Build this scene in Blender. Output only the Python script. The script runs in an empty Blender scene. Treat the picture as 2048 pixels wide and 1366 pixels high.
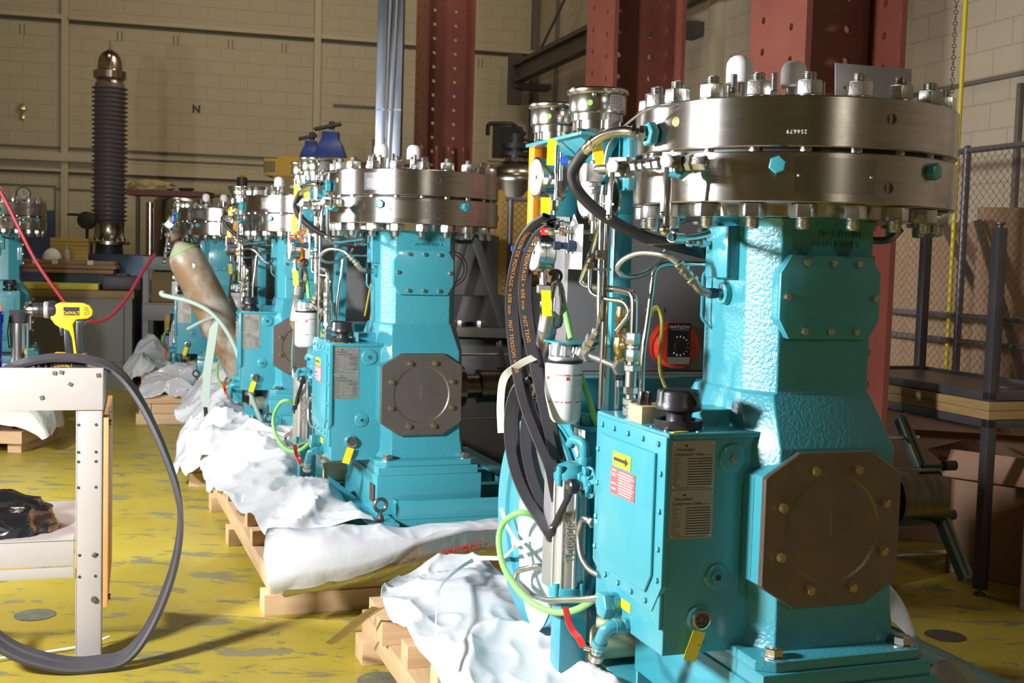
import bpy, bmesh, math, random
from mathutils import Vector, Matrix, noise
C = bpy.context.scene.collection
PI = math.pi
random.seed(7)
R_ = math.radians

# ------------------------------------------------------------------ materials
MATS = {}
def mat(key, col, rough=.5, metal=0., bump=0., bscale=60., var=0., vscale=4., vcol=None, coat=0., aniso=0., tangz=False,
        bdetail=4., trans=0., emit=None, estr=0., spec=.5, stretch=None, crough=.08, rvar=0.):
    if key in MATS: return MATS[key]
    m = bpy.data.materials.new(key); m.use_nodes = True; nt = m.node_tree; N = nt.nodes; L = nt.links
    b = N['Principled BSDF']; c4 = (*col, 1)
    b.inputs['Base Color'].default_value = c4; b.inputs['Roughness'].default_value = rough
    b.inputs['Metallic'].default_value = metal; b.inputs['Specular IOR Level'].default_value = spec
    if coat: b.inputs['Coat Weight'].default_value = coat; b.inputs['Coat Roughness'].default_value = crough
    if trans: b.inputs['Transmission Weight'].default_value = trans
    if aniso:
        b.inputs['Anisotropic'].default_value = aniso
        t = N.new('ShaderNodeTangent'); t.direction_type = 'RADIAL'; t.axis = 'Z'; L.new(t.outputs[0], b.inputs['Tangent']); b.inputs['Anisotropic Rotation'].default_value = .25
    if emit: b.inputs['Emission Color'].default_value = (*emit, 1); b.inputs['Emission Strength'].default_value = estr
    tc = N.new('ShaderNodeTexCoord'); src = tc.outputs['Object']
    if stretch:
        mp = N.new('ShaderNodeMapping'); mp.inputs['Scale'].default_value = stretch; L.new(src, mp.inputs['Vector']); src = mp.outputs[0]
    if bump:
        n = N.new('ShaderNodeTexNoise'); n.inputs['Scale'].default_value = bscale; n.inputs['Detail'].default_value = bdetail
        L.new(src, n.inputs['Vector']); bp = N.new('ShaderNodeBump'); bp.inputs['Strength'].default_value = 1.0; bp.inputs['Distance'].default_value = bump
        L.new(n.outputs[0], bp.inputs['Height']); L.new(bp.outputs[0], b.inputs['Normal'])
    if var:
        n = N.new('ShaderNodeTexNoise'); n.inputs['Scale'].default_value = vscale; n.inputs['Detail'].default_value = 8
        L.new(src, n.inputs['Vector'])
        r = N.new('ShaderNodeValToRGB'); r.color_ramp.elements[0].position = .5 - .25; r.color_ramp.elements[1].position = .5 + .25
        v = vcol or tuple(x * (1 - var) for x in col)
        r.color_ramp.elements[0].color = (*v, 1); r.color_ramp.elements[1].color = c4
        L.new(n.outputs[0], r.inputs[0]); L.new(r.outputs[0], b.inputs['Base Color'])
        if rvar:
            mr = N.new('ShaderNodeMapRange'); mr.inputs[3].default_value = rough + rvar; mr.inputs[4].default_value = rough - rvar
            L.new(n.outputs[0], mr.inputs[0]); L.new(mr.outputs[0], b.inputs['Roughness'])
    MATS[key] = m
    return m
TEAL = (.050, .295, .365)
M = dict(
 cast=mat('teal_cast_paint', TEAL, .3, bump=.0017, bscale=115, coat=.5, crough=.1, bdetail=3),
 teal=mat('teal_paint', TEAL, .28, bump=.0004, bscale=30, coat=.4, crough=.08),
 steel=mat('turned_steel', (.56, .53, .51), .26, 1, aniso=.8, bump=.00012, bscale=90, stretch=(1, 1, 14), var=.22, vscale=6, rvar=.05),
 zinc=mat('zinc_steel', (.66, .66, .64), .27, 1, bump=.0004, bscale=220, var=.2, vscale=30),
 inox=mat('stainless_tube', (.62, .60, .57), .2, 1, var=.12, vscale=12),
 inoxm=mat('stainless_matt', (.55, .53, .50), .36, 1, var=.25, vscale=14, bump=.0003, bscale=160),
 alu=mat('aluminium', (.66, .67, .69), .45, 1, bump=.0003, bscale=120, var=.12, vscale=9),
 cover=mat('oiled_cover_steel', (.26, .215, .19), .42, .75, bump=.0006, bscale=130, var=.35, vscale=7, vcol=(.19, .15, .13), rvar=.1),
 plate=mat('engraved_plate', (.42, .40, .36), .4, .7, bump=.0001, bscale=100),
 brass=mat('brass', (.55, .40, .17), .28, .95, var=.25, vscale=30),
 goldzn=mat('yellow_zinc', (.62, .50, .26), .28, .95),
 black=mat('black_plastic', (.018, .017, .021), .34, bump=.0003, bscale=200),
 rubber=mat('black_rubber', (.013, .012, .014), .5, bump=.0004, bscale=150, var=.3, vscale=20),
 belt=mat('belt_rubber', (.05, .045, .052), .55, bump=.0003, bscale=300, var=.2, vscale=14),
 white=mat('white_enamel', (.78, .78, .77), .3, coat=.4),
 cap=mat('white_cap', (.82, .82, .84), .5),
 yellow=mat('yellow_tag', (.86, .66, .015), .45),
 red=mat('red_lever', (.75, .03, .02), .3, coat=.5),
 redl=mat('red_label', (.80, .10, .10), .45),
 orange=mat('orange_tray', (.90, .26, .005), .42),
 blue=mat('blue_lever', (.02, .10, .55), .35),
 green=mat('green_hose', (.22, .55, .14), .4),
 greendot=mat('green_sticker', (.20, .70, .06), .5),
 dark=mat('dark_ink', (.03, .03, .03), .6),
 paint=mat('white_ink', (.85, .85, .85), .6),
 oink=mat('orange_ink', (.72, .30, .05), .6),
 rink=mat('red_ink', (.55, .03, .02), .6),
 dial=mat('dial_white', (.80, .81, .82), .4),
 grey=mat('grey_cabinet', (.17, .165, .17), .38, .1, bump=.0003, bscale=60),
 thermo=mat('thermostat_red', (.80, .045, .015), .3, coat=.4),
 wood=mat('pine_timber', (.62, .43, .25), .68, var=1, vscale=3.2, vcol=(.50, .32, .17), stretch=(1.2, 9, 9), bump=.0008, bscale=22),
 woody=mat('pine_timber_long', (.60, .42, .25), .68, var=1, vscale=3.2, vcol=(.44, .29, .16), stretch=(9, 1.2, 9), bump=.0008, bscale=22),
 woodo=mat('orange_ply', (.60, .30, .12), .55, var=1, vscale=6, vcol=(.45, .20, .07), stretch=(14, 14, 1)),
 sheet=mat('white_barrier_foil', (.56, .57, .60), .27, bump=.006, bscale=9, coat=.2, bdetail=5),
 silver=mat('silver_foil', (.62, .60, .56), .36, .9, bump=.012, bscale=16),
 wrap=mat('clear_stretch_wrap', (.66, .68, .64), .22, bump=.01, bscale=14, coat=.5),
 redox=mat('red_oxide_paint', (.20, .056, .032), .5, var=1, vscale=3, vcol=(.15, .036, .026), bump=.0005, bscale=40, coat=.12),
 dsteel=mat('dark_painted_steel', (.075, .062, .052), .55, var=.3, vscale=4),
 sqtube=mat('grey_square_tube', (.12, .11, .125), .4, .6, var=.35, vscale=6),
 fence=mat('galvanised_fence', (.20, .18, .19), .45, .5),
 ply=mat('plywood_sheet', (.40, .26, .155), .7, var=1, vscale=2, vcol=(.33, .20, .11), stretch=(6, 6, 1)),
 card=mat('cardboard', (.34, .20, .13), .8, var=.15, vscale=3),
 oak=mat('oak_plank', (.33, .22, .09), .55, var=1, vscale=5, vcol=(.25, .15, .05), stretch=(1, 1, 14)),
 tabletop=mat('brown_steel_plate', (.14, .10, .09), .35, .5, var=.3, vscale=5),
 cart=mat('cream_painted_steel', (.37, .335, .325), .42, bump=.0003, bscale=40, var=.08, vscale=5),
 gcyl=mat('rusty_cylinder', (.36, .32, .28), .45, .1, var=1, vscale=4.5, vcol=(.21, .135, .075), bump=.0006, bscale=60),
 trolley=mat('sage_tube', (.30, .37, .32), .4),
 hose=mat('red_air_hose', (.20, .012, .02), .45),
 bag=mat('black_polythene', (.010, .010, .012), .14, bump=.012, bscale=9, coat=.5),
 fblue=mat('anodised_blue', (.012, .05, .50), .28, .75),
 dyel=mat('drill_yellow', (.74, .38, .006), .38),
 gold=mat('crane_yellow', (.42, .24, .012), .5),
 jblue=mat('jack_blue', (.01, .035, .20), .4),
 shed=mat('grey_porcelain', (.10, .085, .09), .38, coat=.2),
 bluep=mat('blue_grey_steel', (.045, .075, .13), .4, .3, var=.3, vscale=5),
 bench=mat('bench_green', (.16, .155, .125), .5, var=.1, vscale=3),
 benchtop=mat('bench_wood', (.30, .19, .085), .6, var=.3, vscale=4),
 greyp=mat('rack_grey', (.17, .175, .175), .5),
 tank=mat('tank_inox', (.50, .46, .40), .26, 1, var=.2, vscale=3, bump=.001, bscale=6),
 galv=mat('galvanised_sheet', (.40, .45, .53), .3, .9, var=.45, vscale=4, stretch=(3, 3, .6), vcol=(.2, .24, .32)),
 machine=mat('dark_machine', (.04, .036, .034), .5, var=.3, vscale=4),
 ptfe=mat('cream_label', (.75, .72, .66), .5),
 rope=mat('netting', (.34, .26, .11), .9, bump=.01, bscale=50),
 foam=mat('yellow_foam', (.50, .38, .10), .8, bump=.003, bscale=40),
 film=mat('translucent_film', (.42, .55, .60), .4, bump=.0008, bscale=180),
 ral=mat('dusty_green_bar', (.115, .135, .12), .5),
)

def wall_mat(key, base, dark):
    m = bpy.data.materials.new(key); m.use_nodes = True; nt = m.node_tree; N = nt.nodes; L = nt.links; b = N['Principled BSDF']
    tc = N.new('ShaderNodeTexCoord'); mp = N.new('ShaderNodeMapping'); mp.inputs['Rotation'].default_value = (PI/2, 0, 0)
    L.new(tc.outputs['Object'], mp.inputs[0])
    br = N.new('ShaderNodeTexBrick'); br.inputs['Scale'].default_value = 1; br.inputs['Brick Width'].default_value = .4; br.inputs['Row Height'].default_value = .2
    br.inputs['Mortar Size'].default_value = .006; br.inputs['Mortar Smooth'].default_value = .5
    br.inputs['Color1'].default_value = (*base, 1); br.inputs['Color2'].default_value = (*[x*.975 for x in base], 1); br.inputs['Mortar'].default_value = (*dark, 1)
    L.new(mp.outputs[0], br.inputs['Vector'])
    n = N.new('ShaderNodeTexNoise'); n.inputs['Scale'].default_value = .9; n.inputs['Detail'].default_value = 6; L.new(tc.outputs['Object'], n.inputs[0])
    mr = N.new('ShaderNodeMapRange'); mr.inputs[3].default_value = .9; mr.inputs[4].default_value = 1.06; L.new(n.outputs[0], mr.inputs[0])
    mx = N.new('ShaderNodeMix'); mx.data_type = 'RGBA'; mx.blend_type = 'MULTIPLY'; mx.inputs[0].default_value = 1
    L.new(br.outputs['Color'], mx.inputs[6]); L.new(mr.outputs[0], mx.inputs[7]); L.new(mx.outputs[2], b.inputs['Base Color'])
    bp = N.new('ShaderNodeBump'); bp.inputs['Distance'].default_value = .004; bp.invert = True; L.new(br.outputs['Fac'], bp.inputs['Height']); L.new(bp.outputs[0], b.inputs['Normal'])
    b.inputs['Roughness'].default_value = .7
    return m
M['wall'] = wall_mat('painted_block_wall', (.47, .40, .27), (.458, .39, .264))
M['wallR'] = wall_mat('painted_block_wall_side', (.46, .375, .27), (.41, .335, .24))
M['trim'] = mat('wall_trim_paint', (.47, .40, .27), .6)
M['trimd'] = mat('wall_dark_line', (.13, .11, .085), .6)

def floor_mat():
    m = bpy.data.materials.new('worn_yellow_floor'); m.use_nodes = True; nt = m.node_tree; N = nt.nodes; L = nt.links; b = N['Principled BSDF']
    tc = N.new('ShaderNodeTexCoord')
    def nz(scale, stretch, det=8, rough=.6, dist=0., rot=0.):
        mp = N.new('ShaderNodeMapping'); mp.inputs['Scale'].default_value = stretch; mp.inputs['Rotation'].default_value = (0, 0, rot); L.new(tc.outputs['Object'], mp.inputs[0])
        n = N.new('ShaderNodeTexNoise'); n.inputs['Scale'].default_value = scale; n.inputs['Detail'].default_value = det; n.inputs['Roughness'].default_value = rough
        n.inputs['Distortion'].default_value = dist
        L.new(mp.outputs[0], n.inputs[0]); return n.outputs[0]
    def ramp(src, p0, p1, c0, c1):
        r = N.new('ShaderNodeValToRGB'); r.color_ramp.elements[0].position = p0; r.color_ramp.elements[1].position = p1
        r.color_ramp.elements[0].color = (*c0, 1); r.color_ramp.elements[1].color = (*c1, 1); L.new(src, r.inputs[0]); return r.outputs[0]
    def mix(f, a, c):
        x = N.new('ShaderNodeMix'); x.data_type = 'RGBA'; L.new(f, x.inputs[0]); L.new(a, x.inputs[6])
        if isinstance(c, tuple): x.inputs[7].default_value = (*c, 1)
        else: L.new(c, x.inputs[7])
        return x.outputs[2]
    base = ramp(nz(1.1, (1, 1, 1)), .3, .7, (.34, .26, .03), (.47, .37, .05))
    w1 = ramp(nz(3.2, (1, 2.6, 1), 10, .68, .6, .3), .555, .60, (0, 0, 0), (1, 1, 1))   # worn to grey
    w2 = ramp(nz(16, (1, 5, 1), 8, .7, 1.5, .3), .61, .66, (0, 0, 0), (1, 1, 1))
    w3 = ramp(nz(5, (1, 1, 1), 10, .75, 0, 1.2), .62, .75, (0, 0, 0), (.7, .7, .7))
    c = mix(w1, base, (.22, .21, .13)); c = mix(w2, c, (.12, .12, .075)); c = mix(w3, c, (.15, .13, .05))
    L.new(c, b.inputs['Base Color'])
    b.inputs['Roughness'].default_value = .38; b.inputs['Specular IOR Level'].default_value = .4
    bp = N.new('ShaderNodeBump'); bp.inputs['Distance'].default_value = .002; L.new(w1, bp.inputs['Height']); L.new(bp.outputs[0], b.inputs['Normal'])
    return m
M['floor'] = floor_mat()

# ------------------------------------------------------------------ geometry helpers
def basis(d):
    d = Vector(d).normalized(); a = Vector((0, 0, 1)) if abs(d.z) < .9 else Vector((1, 0, 0))
    u = a.cross(d).normalized(); return u, d.cross(u), d
class MB:
    def __init__(s): s.b = bmesh.new()
    def box(s, c, d, rz=0, rot=None):
        q = rot or Matrix.Rotation(rz, 3, 'Z'); hx, hy, hz = d[0]/2, d[1]/2, d[2]/2; c = Vector(c)
        v = [s.b.verts.new(c + q @ Vector((x*hx, y*hy, z*hz))) for x in (-1, 1) for y in (-1, 1) for z in (-1, 1)]
        for f in ((0,1,3,2),(4,6,7,5),(0,4,5,1),(2,3,7,6),(0,2,6,4),(1,5,7,3)): s.b.faces.new([v[i] for i in f])
        return s
    def bb(s, x0, x1, y0, y1, z0, z1): return s.box(((x0+x1)/2, (y0+y1)/2, (z0+z1)/2), (abs(x1-x0), abs(y1-y0), abs(z1-z0)))
    def lathe(s, prof, o=(0, 0, 0), d=(0, 0, 1), seg=32, ph=0.):
        u, v, w = basis(d); o = Vector(o); rings = []
        for (r, h) in prof:
            if r < 1e-6: rings.append([s.b.verts.new(o + w*h)])
            else: rings.append([s.b.verts.new(o + w*h + (u*math.cos(ph+2*PI*k/seg) + v*math.sin(ph+2*PI*k/seg))*r) for k in range(seg)])
        for a, b in zip(rings, rings[1:]):
            for k in range(seg):
                k2 = (k+1) % seg
                if len(a) == 1 and len(b) == 1: continue
                if len(a) == 1: s.b.faces.new((a[0], b[k2], b[k]))
                elif len(b) == 1: s.b.faces.new((a[k], a[k2], b[0]))
                else: s.b.faces.new((a[k], a[k2], b[k2], b[k]))
        if len(rings[0]) > 1: s.b.faces.new(list(reversed(rings[0])))
        if len(rings[-1]) > 1: s.b.faces.new(rings[-1])
        return s
    def cyl(s, p0, p1, r, seg=20, r2=None):
        p0 = Vector(p0); d = Vector(p1) - p0; return s.lathe([(r, 0), (r if r2 is None else r2, d.length)], p0, d, seg)
    def hexn(s, o, d, af, h, ph=0., ch=.12):
        r = af/math.sqrt(3); return s.lathe([(r*.86, 0), (r, h*ch), (r, h*(1-ch)), (r*.86, h)], o, d, 6, ph)
    def prism(s, poly, o, u, v, dep):
        o = Vector(o); u = Vector(u); v = Vector(v); w = u.cross(v).normalized()*dep
        a = [s.b.verts.new(o + u*p[0] + v*p[1]) for p in poly]; b = [s.b.verts.new(x.co + w) for x in a]
        s.b.faces.new(a[::-1]); s.b.faces.new(b); n = len(a)
        for k in range(n): s.b.faces.new((a[k], a[(k+1) % n], b[(k+1) % n], b[k]))
        return s
    def loft(s, secs):
        rings = [[s.b.verts.new(p) for p in sec] for sec in secs]; n = len(rings[0])
        for a, b in zip(rings, rings[1:]):
            for k in range(n): s.b.faces.new((a[k], a[(k+1) % n], b[(k+1) % n], b[k]))
        s.b.faces.new(rings[0][::-1]); s.b.faces.new(rings[-1]); return s
    def tube(s, pts, r, seg=12, fil=.03, nf=6, cap=True):
        P = fillet(pts, fil, nf) if fil else [Vector(p) for p in pts]; s.sweep(P, [(r*math.cos(2*PI*k/seg), r*math.sin(2*PI*k/seg)) for k in range(seg)], cap); return s
    def sweep(s, P, prof, cap=True, up=None):
        P = [Vector(p) for p in P]; t = (P[1]-P[0]).normalized(); u, v, _ = basis(t)
        if up is not None: u = Vector(up); u = (u - t*u.dot(t)).normalized(); v = t.cross(u)
        rings = []
        for i, p in enumerate(P):
            t2 = ((P[min(i+1, len(P)-1)] - P[max(i-1, 0)])).normalized()
            if up is not None: u = Vector(up); u = (u - t2*u.dot(t2)).normalized(); v = t2.cross(u)
            else:
                q = t.rotation_difference(t2); u = q @ u; v = q @ v
            t = t2; rings.append([s.b.verts.new(p + u*a + v*b) for a, b in prof])
        n = len(prof)
        for a, b in zip(rings, rings[1:]):
            for k in range(n): s.b.faces.new((a[k], a[(k+1) % n], b[(k+1) % n], b[k]))
        if cap: s.b.faces.new(rings[0][::-1]); s.b.faces.new(rings[-1])
        return s
    def sphere(s, c, r, sc=(1, 1, 1), seg=16):
        g = bmesh.ops.create_uvsphere(s.b, u_segments=seg, v_segments=seg//2, radius=r)
        for v in g['verts']: v.co = Vector((v.co.x*sc[0], v.co.y*sc[1], v.co.z*sc[2])) + Vector(c)
        return s
    def torus(s, c, d, R, r, seg=28, n=10):
        u, v, w = basis(d); c = Vector(c); rings = []
        for k in range(seg):
            a = 2*PI*k/seg; e = u*math.cos(a)+v*math.sin(a)
            rings.append([s.b.verts.new(c + e*(R + r*math.cos(2*PI*j/n)) + w*r*math.sin(2*PI*j/n)) for j in range(n)])
        for k in range(seg):
            a, b = rings[k], rings[(k+1) % seg]
            for j in range(n): s.b.faces.new((a[j], b[j], b[(j+1) % n], a[(j+1) % n]))
        return s
    def mesh(s, name, m, bev=0., smooth=True, ang=35, seg=2):
        b = s.b; bmesh.ops.recalc_face_normals(b, faces=b.faces)
        if bev:
            e = [x for x in b.edges if len(x.link_faces) == 2 and x.calc_face_angle(0) > R_(25)]
            bmesh.ops.bevel(b, geom=e, offset=bev, segments=seg, affect='EDGES', profile=.6, clamp_overlap=True)
        for f in b.faces: f.smooth = smooth
        for x in b.edges:
            if len(x.link_faces) == 2 and x.calc_face_angle(0) > R_(ang): x.smooth = False
        me = bpy.data.meshes.new(name); b.to_mesh(me); b.free(); me.materials.append(m); return me
    def each(s, name, m, parent=None, bev=0., smooth=True, ang=35, label=None, seg=2, gap=.0008):
        me = s.mesh(name, m, bev, smooth, ang, seg); n = len(me.vertices); par = list(range(n))
        def find(i):
            while par[i] != i: par[i] = par[par[i]]; i = par[i]
            return i
        for e in me.edges: par[find(e.vertices[0])] = find(e.vertices[1])
        isl = {}
        for i in range(n): isl.setdefault(find(i), []).append(i)
        L = []
        for k, vs in isl.items():
            cs = [me.vertices[i].co for i in vs]; L.append([vs, [min(c[a] for c in cs)-gap for a in range(3)], [max(c[a] for c in cs)+gap for a in range(3)]])
        ch = True
        while ch:
            ch = False
            for i in range(len(L)):
                for j in range(i+1, len(L)):
                    if all(L[i][1][a] <= L[j][2][a] and L[j][1][a] <= L[i][2][a] for a in range(3)):
                        L[i] = [L[i][0]+L[j][0], [min(L[i][1][a], L[j][1][a]) for a in range(3)], [max(L[i][2][a], L[j][2][a]) for a in range(3)]]; L.pop(j); ch = True; break
                if ch: break
        out = []
        if len(L) == 1: return [place(name, me, parent, label)]
        for vs, _, _ in L:
            b = bmesh.new(); b.from_mesh(me); keep = set(vs); bmesh.ops.delete(b, geom=[v for v in b.verts if v.index not in keep], context='VERTS')
            m2 = bpy.data.meshes.new(name); b.to_mesh(m2); b.free(); m2.materials.append(m); out.append(place(name, m2, parent, label))
        bpy.data.meshes.remove(me); return out
    def build(s, name, m, parent=None, bev=0., smooth=True, ang=35, label=None, seg=2):
        return place(name, s.mesh(name, m, bev, smooth, ang, seg), parent, label)
def place(name, me, parent=None, label=None, loc=None, q=None):
    o = bpy.data.objects.new(name, me); C.objects.link(o)
    if parent is not None: o.parent = parent
    if loc is not None: o.location = loc
    if q is not None: o.rotation_euler = q.to_euler() if not isinstance(q, tuple) else q
    if label: o['label'] = label
    return o
def fillet(pts, rad, n=6):
    P = [Vector(p) for p in pts]; out = [P[0]]
    for a, b, c in zip(P, P[1:], P[2:]):
        d1 = (a-b); d2 = (c-b); r = min(rad, d1.length*.48, d2.length*.48); p = b + d1.normalized()*r; q = b + d2.normalized()*r
        for k in range(n+1):
            t = k/n; out.append(p*(1-t)**2 + b*2*t*(1-t) + q*t*t)
    out.append(P[-1]); return out
def catmull(pts, n=8):
    P = [Vector(p) for p in pts]; P = [P[0]*2-P[1]] + P + [P[-1]*2-P[-2]]; out = []
    for i in range(1, len(P)-2):
        for k in range(n):
            t = k/n; a, b, c, d = P[i-1], P[i], P[i+1], P[i+2]
            out.append(.5*((2*b) + (c-a)*t + (2*a-5*b+4*c-d)*t*t + (3*b-a-3*c+d)*t**3))
    out.append(P[-2]); return out
TXT = {}
def text_mesh(s, size, ext=.0004, align='LEFT', m=None, squeeze=1., sp=1.):
    k = (s, size, ext, align, m.name, squeeze, sp)
    if k in TXT: return TXT[k]
    c = bpy.data.curves.new('lettering', 'FONT'); c.body = s; c.size = size; c.extrude = ext; c.align_x = align; c.align_y = 'CENTER'; c.resolution_u = 3; c.space_character = sp; c.offset = size*(.035 if s == 'N' else .006 if s.startswith(('WAT', 'VALS')) else 0)
    o = bpy.data.objects.new('lettering', c); C.objects.link(o); bpy.context.view_layer.update()
    me = bpy.data.meshes.new_from_object(o.evaluated_get(bpy.context.evaluated_depsgraph_get())); me.name = 'lettering'
    bpy.data.objects.remove(o); bpy.data.curves.remove(c)
    me.materials.clear(); me.materials.append(m)
    for v in me.vertices: v.co.x *= squeeze
    TXT[k] = me; return me
def text(s, size, m, parent, o, right, up, ext=.0004, align='LEFT', name='lettering', squeeze=1., sp=1., label=None):
    me = text_mesh(s, size, ext, align, m, squeeze, sp); r = Vector(right).normalized(); u = Vector(up).normalized(); n = r.cross(u)
    ob = place(name, me, parent, label); mt = Matrix(((r.x, u.x, n.x), (r.y, u.y, n.y), (r.z, u.z, n.z)))
    ob.location = o; ob.rotation_euler = mt.to_euler(); return ob
def text_into(mb, s, size, fn, m, ext=.0003, align='LEFT', squeeze=1., sp=1.):
    """letters mapped by fn(x,y,z)->point, added to an MB"""
    me = text_mesh(s, size, ext, align, m, squeeze, sp); vs = [mb.b.verts.new(fn(*v.co)) for v in me.vertices]
    for p in me.polygons:
        try: mb.b.faces.new([vs[i] for i in p.vertices])
        except ValueError: pass
def thing(name, label, cat, loc=(0, 0, 0), rz=0, group=None):
    o = bpy.data.objects.new(name, None); C.objects.link(o); o.empty_display_size = .1
    o.location = loc; o.rotation_euler = (0, 0, rz); tag(o, label, cat, group); return o
def tag(o, label, cat, group=None):
    o['label'] = label; o['category'] = cat
    if group: o['group'] = group
    return o
def struct(o): o['kind'] = 'structure'; return o
def kids(o): return [c for c in bpy.data.objects if c.parent == o]
def copy_tree(o, parent=None, table=None):
    if table is None:
        table = {}
        for x in bpy.data.objects:
            if x.parent: table.setdefault(x.parent.name, []).append(x)
    c = o.copy(); C.objects.link(c); c.parent = parent
    for ch in table.get(o.name, []): copy_tree(ch, c, table)
    return c

# ------------------------------------------------------------------ the compressor
def hexbolt(mb, o, d, af, h, washer=0.):
    o = Vector(o); d = Vector(d).normalized()
    if washer: mb.cyl(o, o + d*.0025, washer, 20); o = o + d*.0025
    mb.hexn(o, d, af, h, PI/6); mb.cyl(o + d*h*.9, o + d*(h+.0008), af*.36, 16)
def thread(mb, o, d, r, h, pitch=.0042):
    n = max(2, int(h/pitch)); prof = [(r*.9, 0)]
    for k in range(n): prof += [(r*.9, h*(k+.1)/n), (r, h*(k+.5)/n), (r*.9, h*(k+.9)/n)]
    prof += [(r*.75, h)]; mb.lathe(prof, o, d, 16)
def fitting(mb, path, r, sizes):
    """hex nuts strung along straight line path[0]->path[1]; sizes = list of (t0,t1,af)"""
    a = Vector(path[0]); d = Vector(path[1]) - a; L = d.length; d.normalize()
    for t0, t1, af in sizes: mb.hexn(a + d*(t0*L), d, af, (t1-t0)*L, .3)
    mb.cyl(a, Vector(path[1]), r, 12)

def make_machine():
    T = thing('diaphragm_compressor', 'x', 'compressor')
    V = Vector
    # ---- skid ------------------------------------------------------------
    sk = MB()
    # left and right side rails (I sections), z .25 .. .37
    for x0, x1 in ((-.285, -.16), (.66, .785)):
        sk.bb(x0, x1, -.25, 1.72, .358, .37); sk.bb(x0, x1, -.25, 1.72, .25, .262); sk.bb((x0+x1)/2-.005, (x0+x1)/2+.005, -.25, 1.72, .262, .358)
        for y in (-.18, .1, .42, .74, 1.06, 1.38, 1.66): sk.bb(x0+.004, x1-.004, y-.005, y+.005, .262, .358)
    sk.each('skid_rail', M['teal'], T, bev=.0015)
    fb = MB(); fb.bb(-.135, .76, -.125, -.113, .27, .442); fb.bb(-.135, .76, -.125, -.05, .27, .28)
    fb.bb(-.135, .76, -.128, -.125, .36, .364)
    fb.prism([(-.125, .30), (-.125, .442), (-.06, .442), (-.01, .39), (-.01, .30)], (-.145, 0, 0), (0, 1, 0), (0, 0, 1), .01)
    fb.cyl((-.225, -.2, .25), (-.225, -.2, .36), .03, 24); fb.cyl((-.165, -.2, .262), (-.165, -.2, .358), .016, 16)
    fb.build('front_crossbeam', M['teal'], T, bev=.0015)
    cb = MB()
    for y in (.62, 1.05, 1.6): cb.bb(-.2, .7, y-.04, y+.04, .27, .36)
    cb.bb(-.16, .1, .62, 1.55, .36, .372)
    cb.each('crossbeam', M['teal'], T)
    ped = MB()
    ped.bb(-.209, .257, -.051, .60, .545, .582); ped.bb(-.215, .273, -.058, .62, .37, .545)
    ped.prism([(0, 0), (.16, 0), (.16, .1)], (-.215, .3, .372), (-.9, 0, .1), (0, 0, 1), .01)
    ped.build('pedestal', M['teal'], T, bev=.003)
    np_ = MB(); np_.bb(.36, .56, -.131, -.1285, .325, .375); np_.build('frame_plate', M['alu'], T, label='blank aluminium plate on the front crossbeam')
    eb = MB(); eb.cyl((-.226, -.17, .37), (-.226, -.17, .392), .018, 16, .014); eb.cyl((-.226, -.17, .39), (-.226, -.17, .412), .009, 12); eb.torus((-.226, -.17, .440), (.15, -1, 0), .027, .008)
    eb.build('eyebolt', mat('gunmetal', (.16, .14, .14), .38, .8), T, label='dark grey lifting eye')
    eb = MB(); eb.cyl((-.275, 1.28, .37), (-.275, 1.28, .398), .018, 16, .014); eb.torus((-.275, 1.28, .425), (.15, -1, 0), .027, .008)
    eb.build('eyebolt', MATS['gunmetal'], T, label='dark grey lifting eye')
    br = MB(); br.bb(-.2225, -.2185, -.02, .055, .42, .50)
    br.cyl((-.2235, .035, .44), (-.2180, .035, .44), .008, 14); br.cyl((-.2235, .035, .475), (-.2180, .035, .475), .008, 14)
    br.build('grounding_lug', mat('rusty_lug', (.12, .07, .045), .6, .5), T, label='rusty grounding plate with two holes')
    # ---- crankcase casting -----------------------------------------------
    cc = MB()
    def sec(z, xl, xr, yf, yb, cl, cr, xl2=None, xr2=None):
        xl2 = xl if xl2 is None else xl2; xr2 = xr if xr2 is None else xr2
        return [V((xl, yf, z)), V((xr, yf, z)), V((xr2+cr, yf+.085, z)), V((xr2+cr, yb-.07, z)), V((xr-.0, yb, z)), V((xl+.0, yb, z)), V((xl2-cl, yb-.07, z)), V((xl2-cl, yf+.085, z))]
    secs = [sec(.607, -.135, .212, .026, .62, .055, .05), sec(.635, -.13, .203, .033, .6, .045, .035), sec(.70, -.13, .193, .033, .6, .042, .035), sec(.96, -.138, .18, .031, .6, .04, .04), sec(1.092, -.138, .18, .031, .6, .04, .04),
            sec(1.212, -.118, .158, .108, .50, .042, .05), sec(1.218, -.105, .153, .113, .47, .048, .05), sec(1.622, -.108, .150, .113, .47, .048, .05), sec(1.640, -.118, .155, .105, .48, .052, .055)]
    cc.loft(secs)
    # round neck under the flange
    cc.lathe([(.17, 1.622), (.19, 1.635), (.215, 1.642)], (.014, .285, 0), (0, 0, 1), 48)
    # octagonal seat behind the cover
    o8 = [(-.19, -.13), (-.1, -.187), (.1, -.187), (.19, -.13), (.19, .13), (.1, .187), (-.1, .187), (-.19, .13)]
    cc.prism([(p[0]*.985, p[1]*.985+.901) for p in o8], (0, .075, 0), (1, 0, 0), (0, 0, 1), .052)
    cc.prism([(p[0]*1.0, p[1]*.97+.901) for p in o8], (0, .16, 0), (1, 0, 0), (0, 0, 1), .10)
    cc.prism([(-.113, .101), (-.141, .056), (-.141, -.054), (-.113, -.101), (.113, -.101), (.141, -.054), (.141, .056), (.113, .101)], (.02, .13, 1.452), (1, 0, 0), (0, 0, 1), .028)
    # side pad and hose boss
    cc.bb(-.182, -.15, .232, .344, 1.49, 1.622)
    cc.cyl((-.15, .287, 1.452), (-.172, .287, 1.452), .028, 28)
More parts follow.
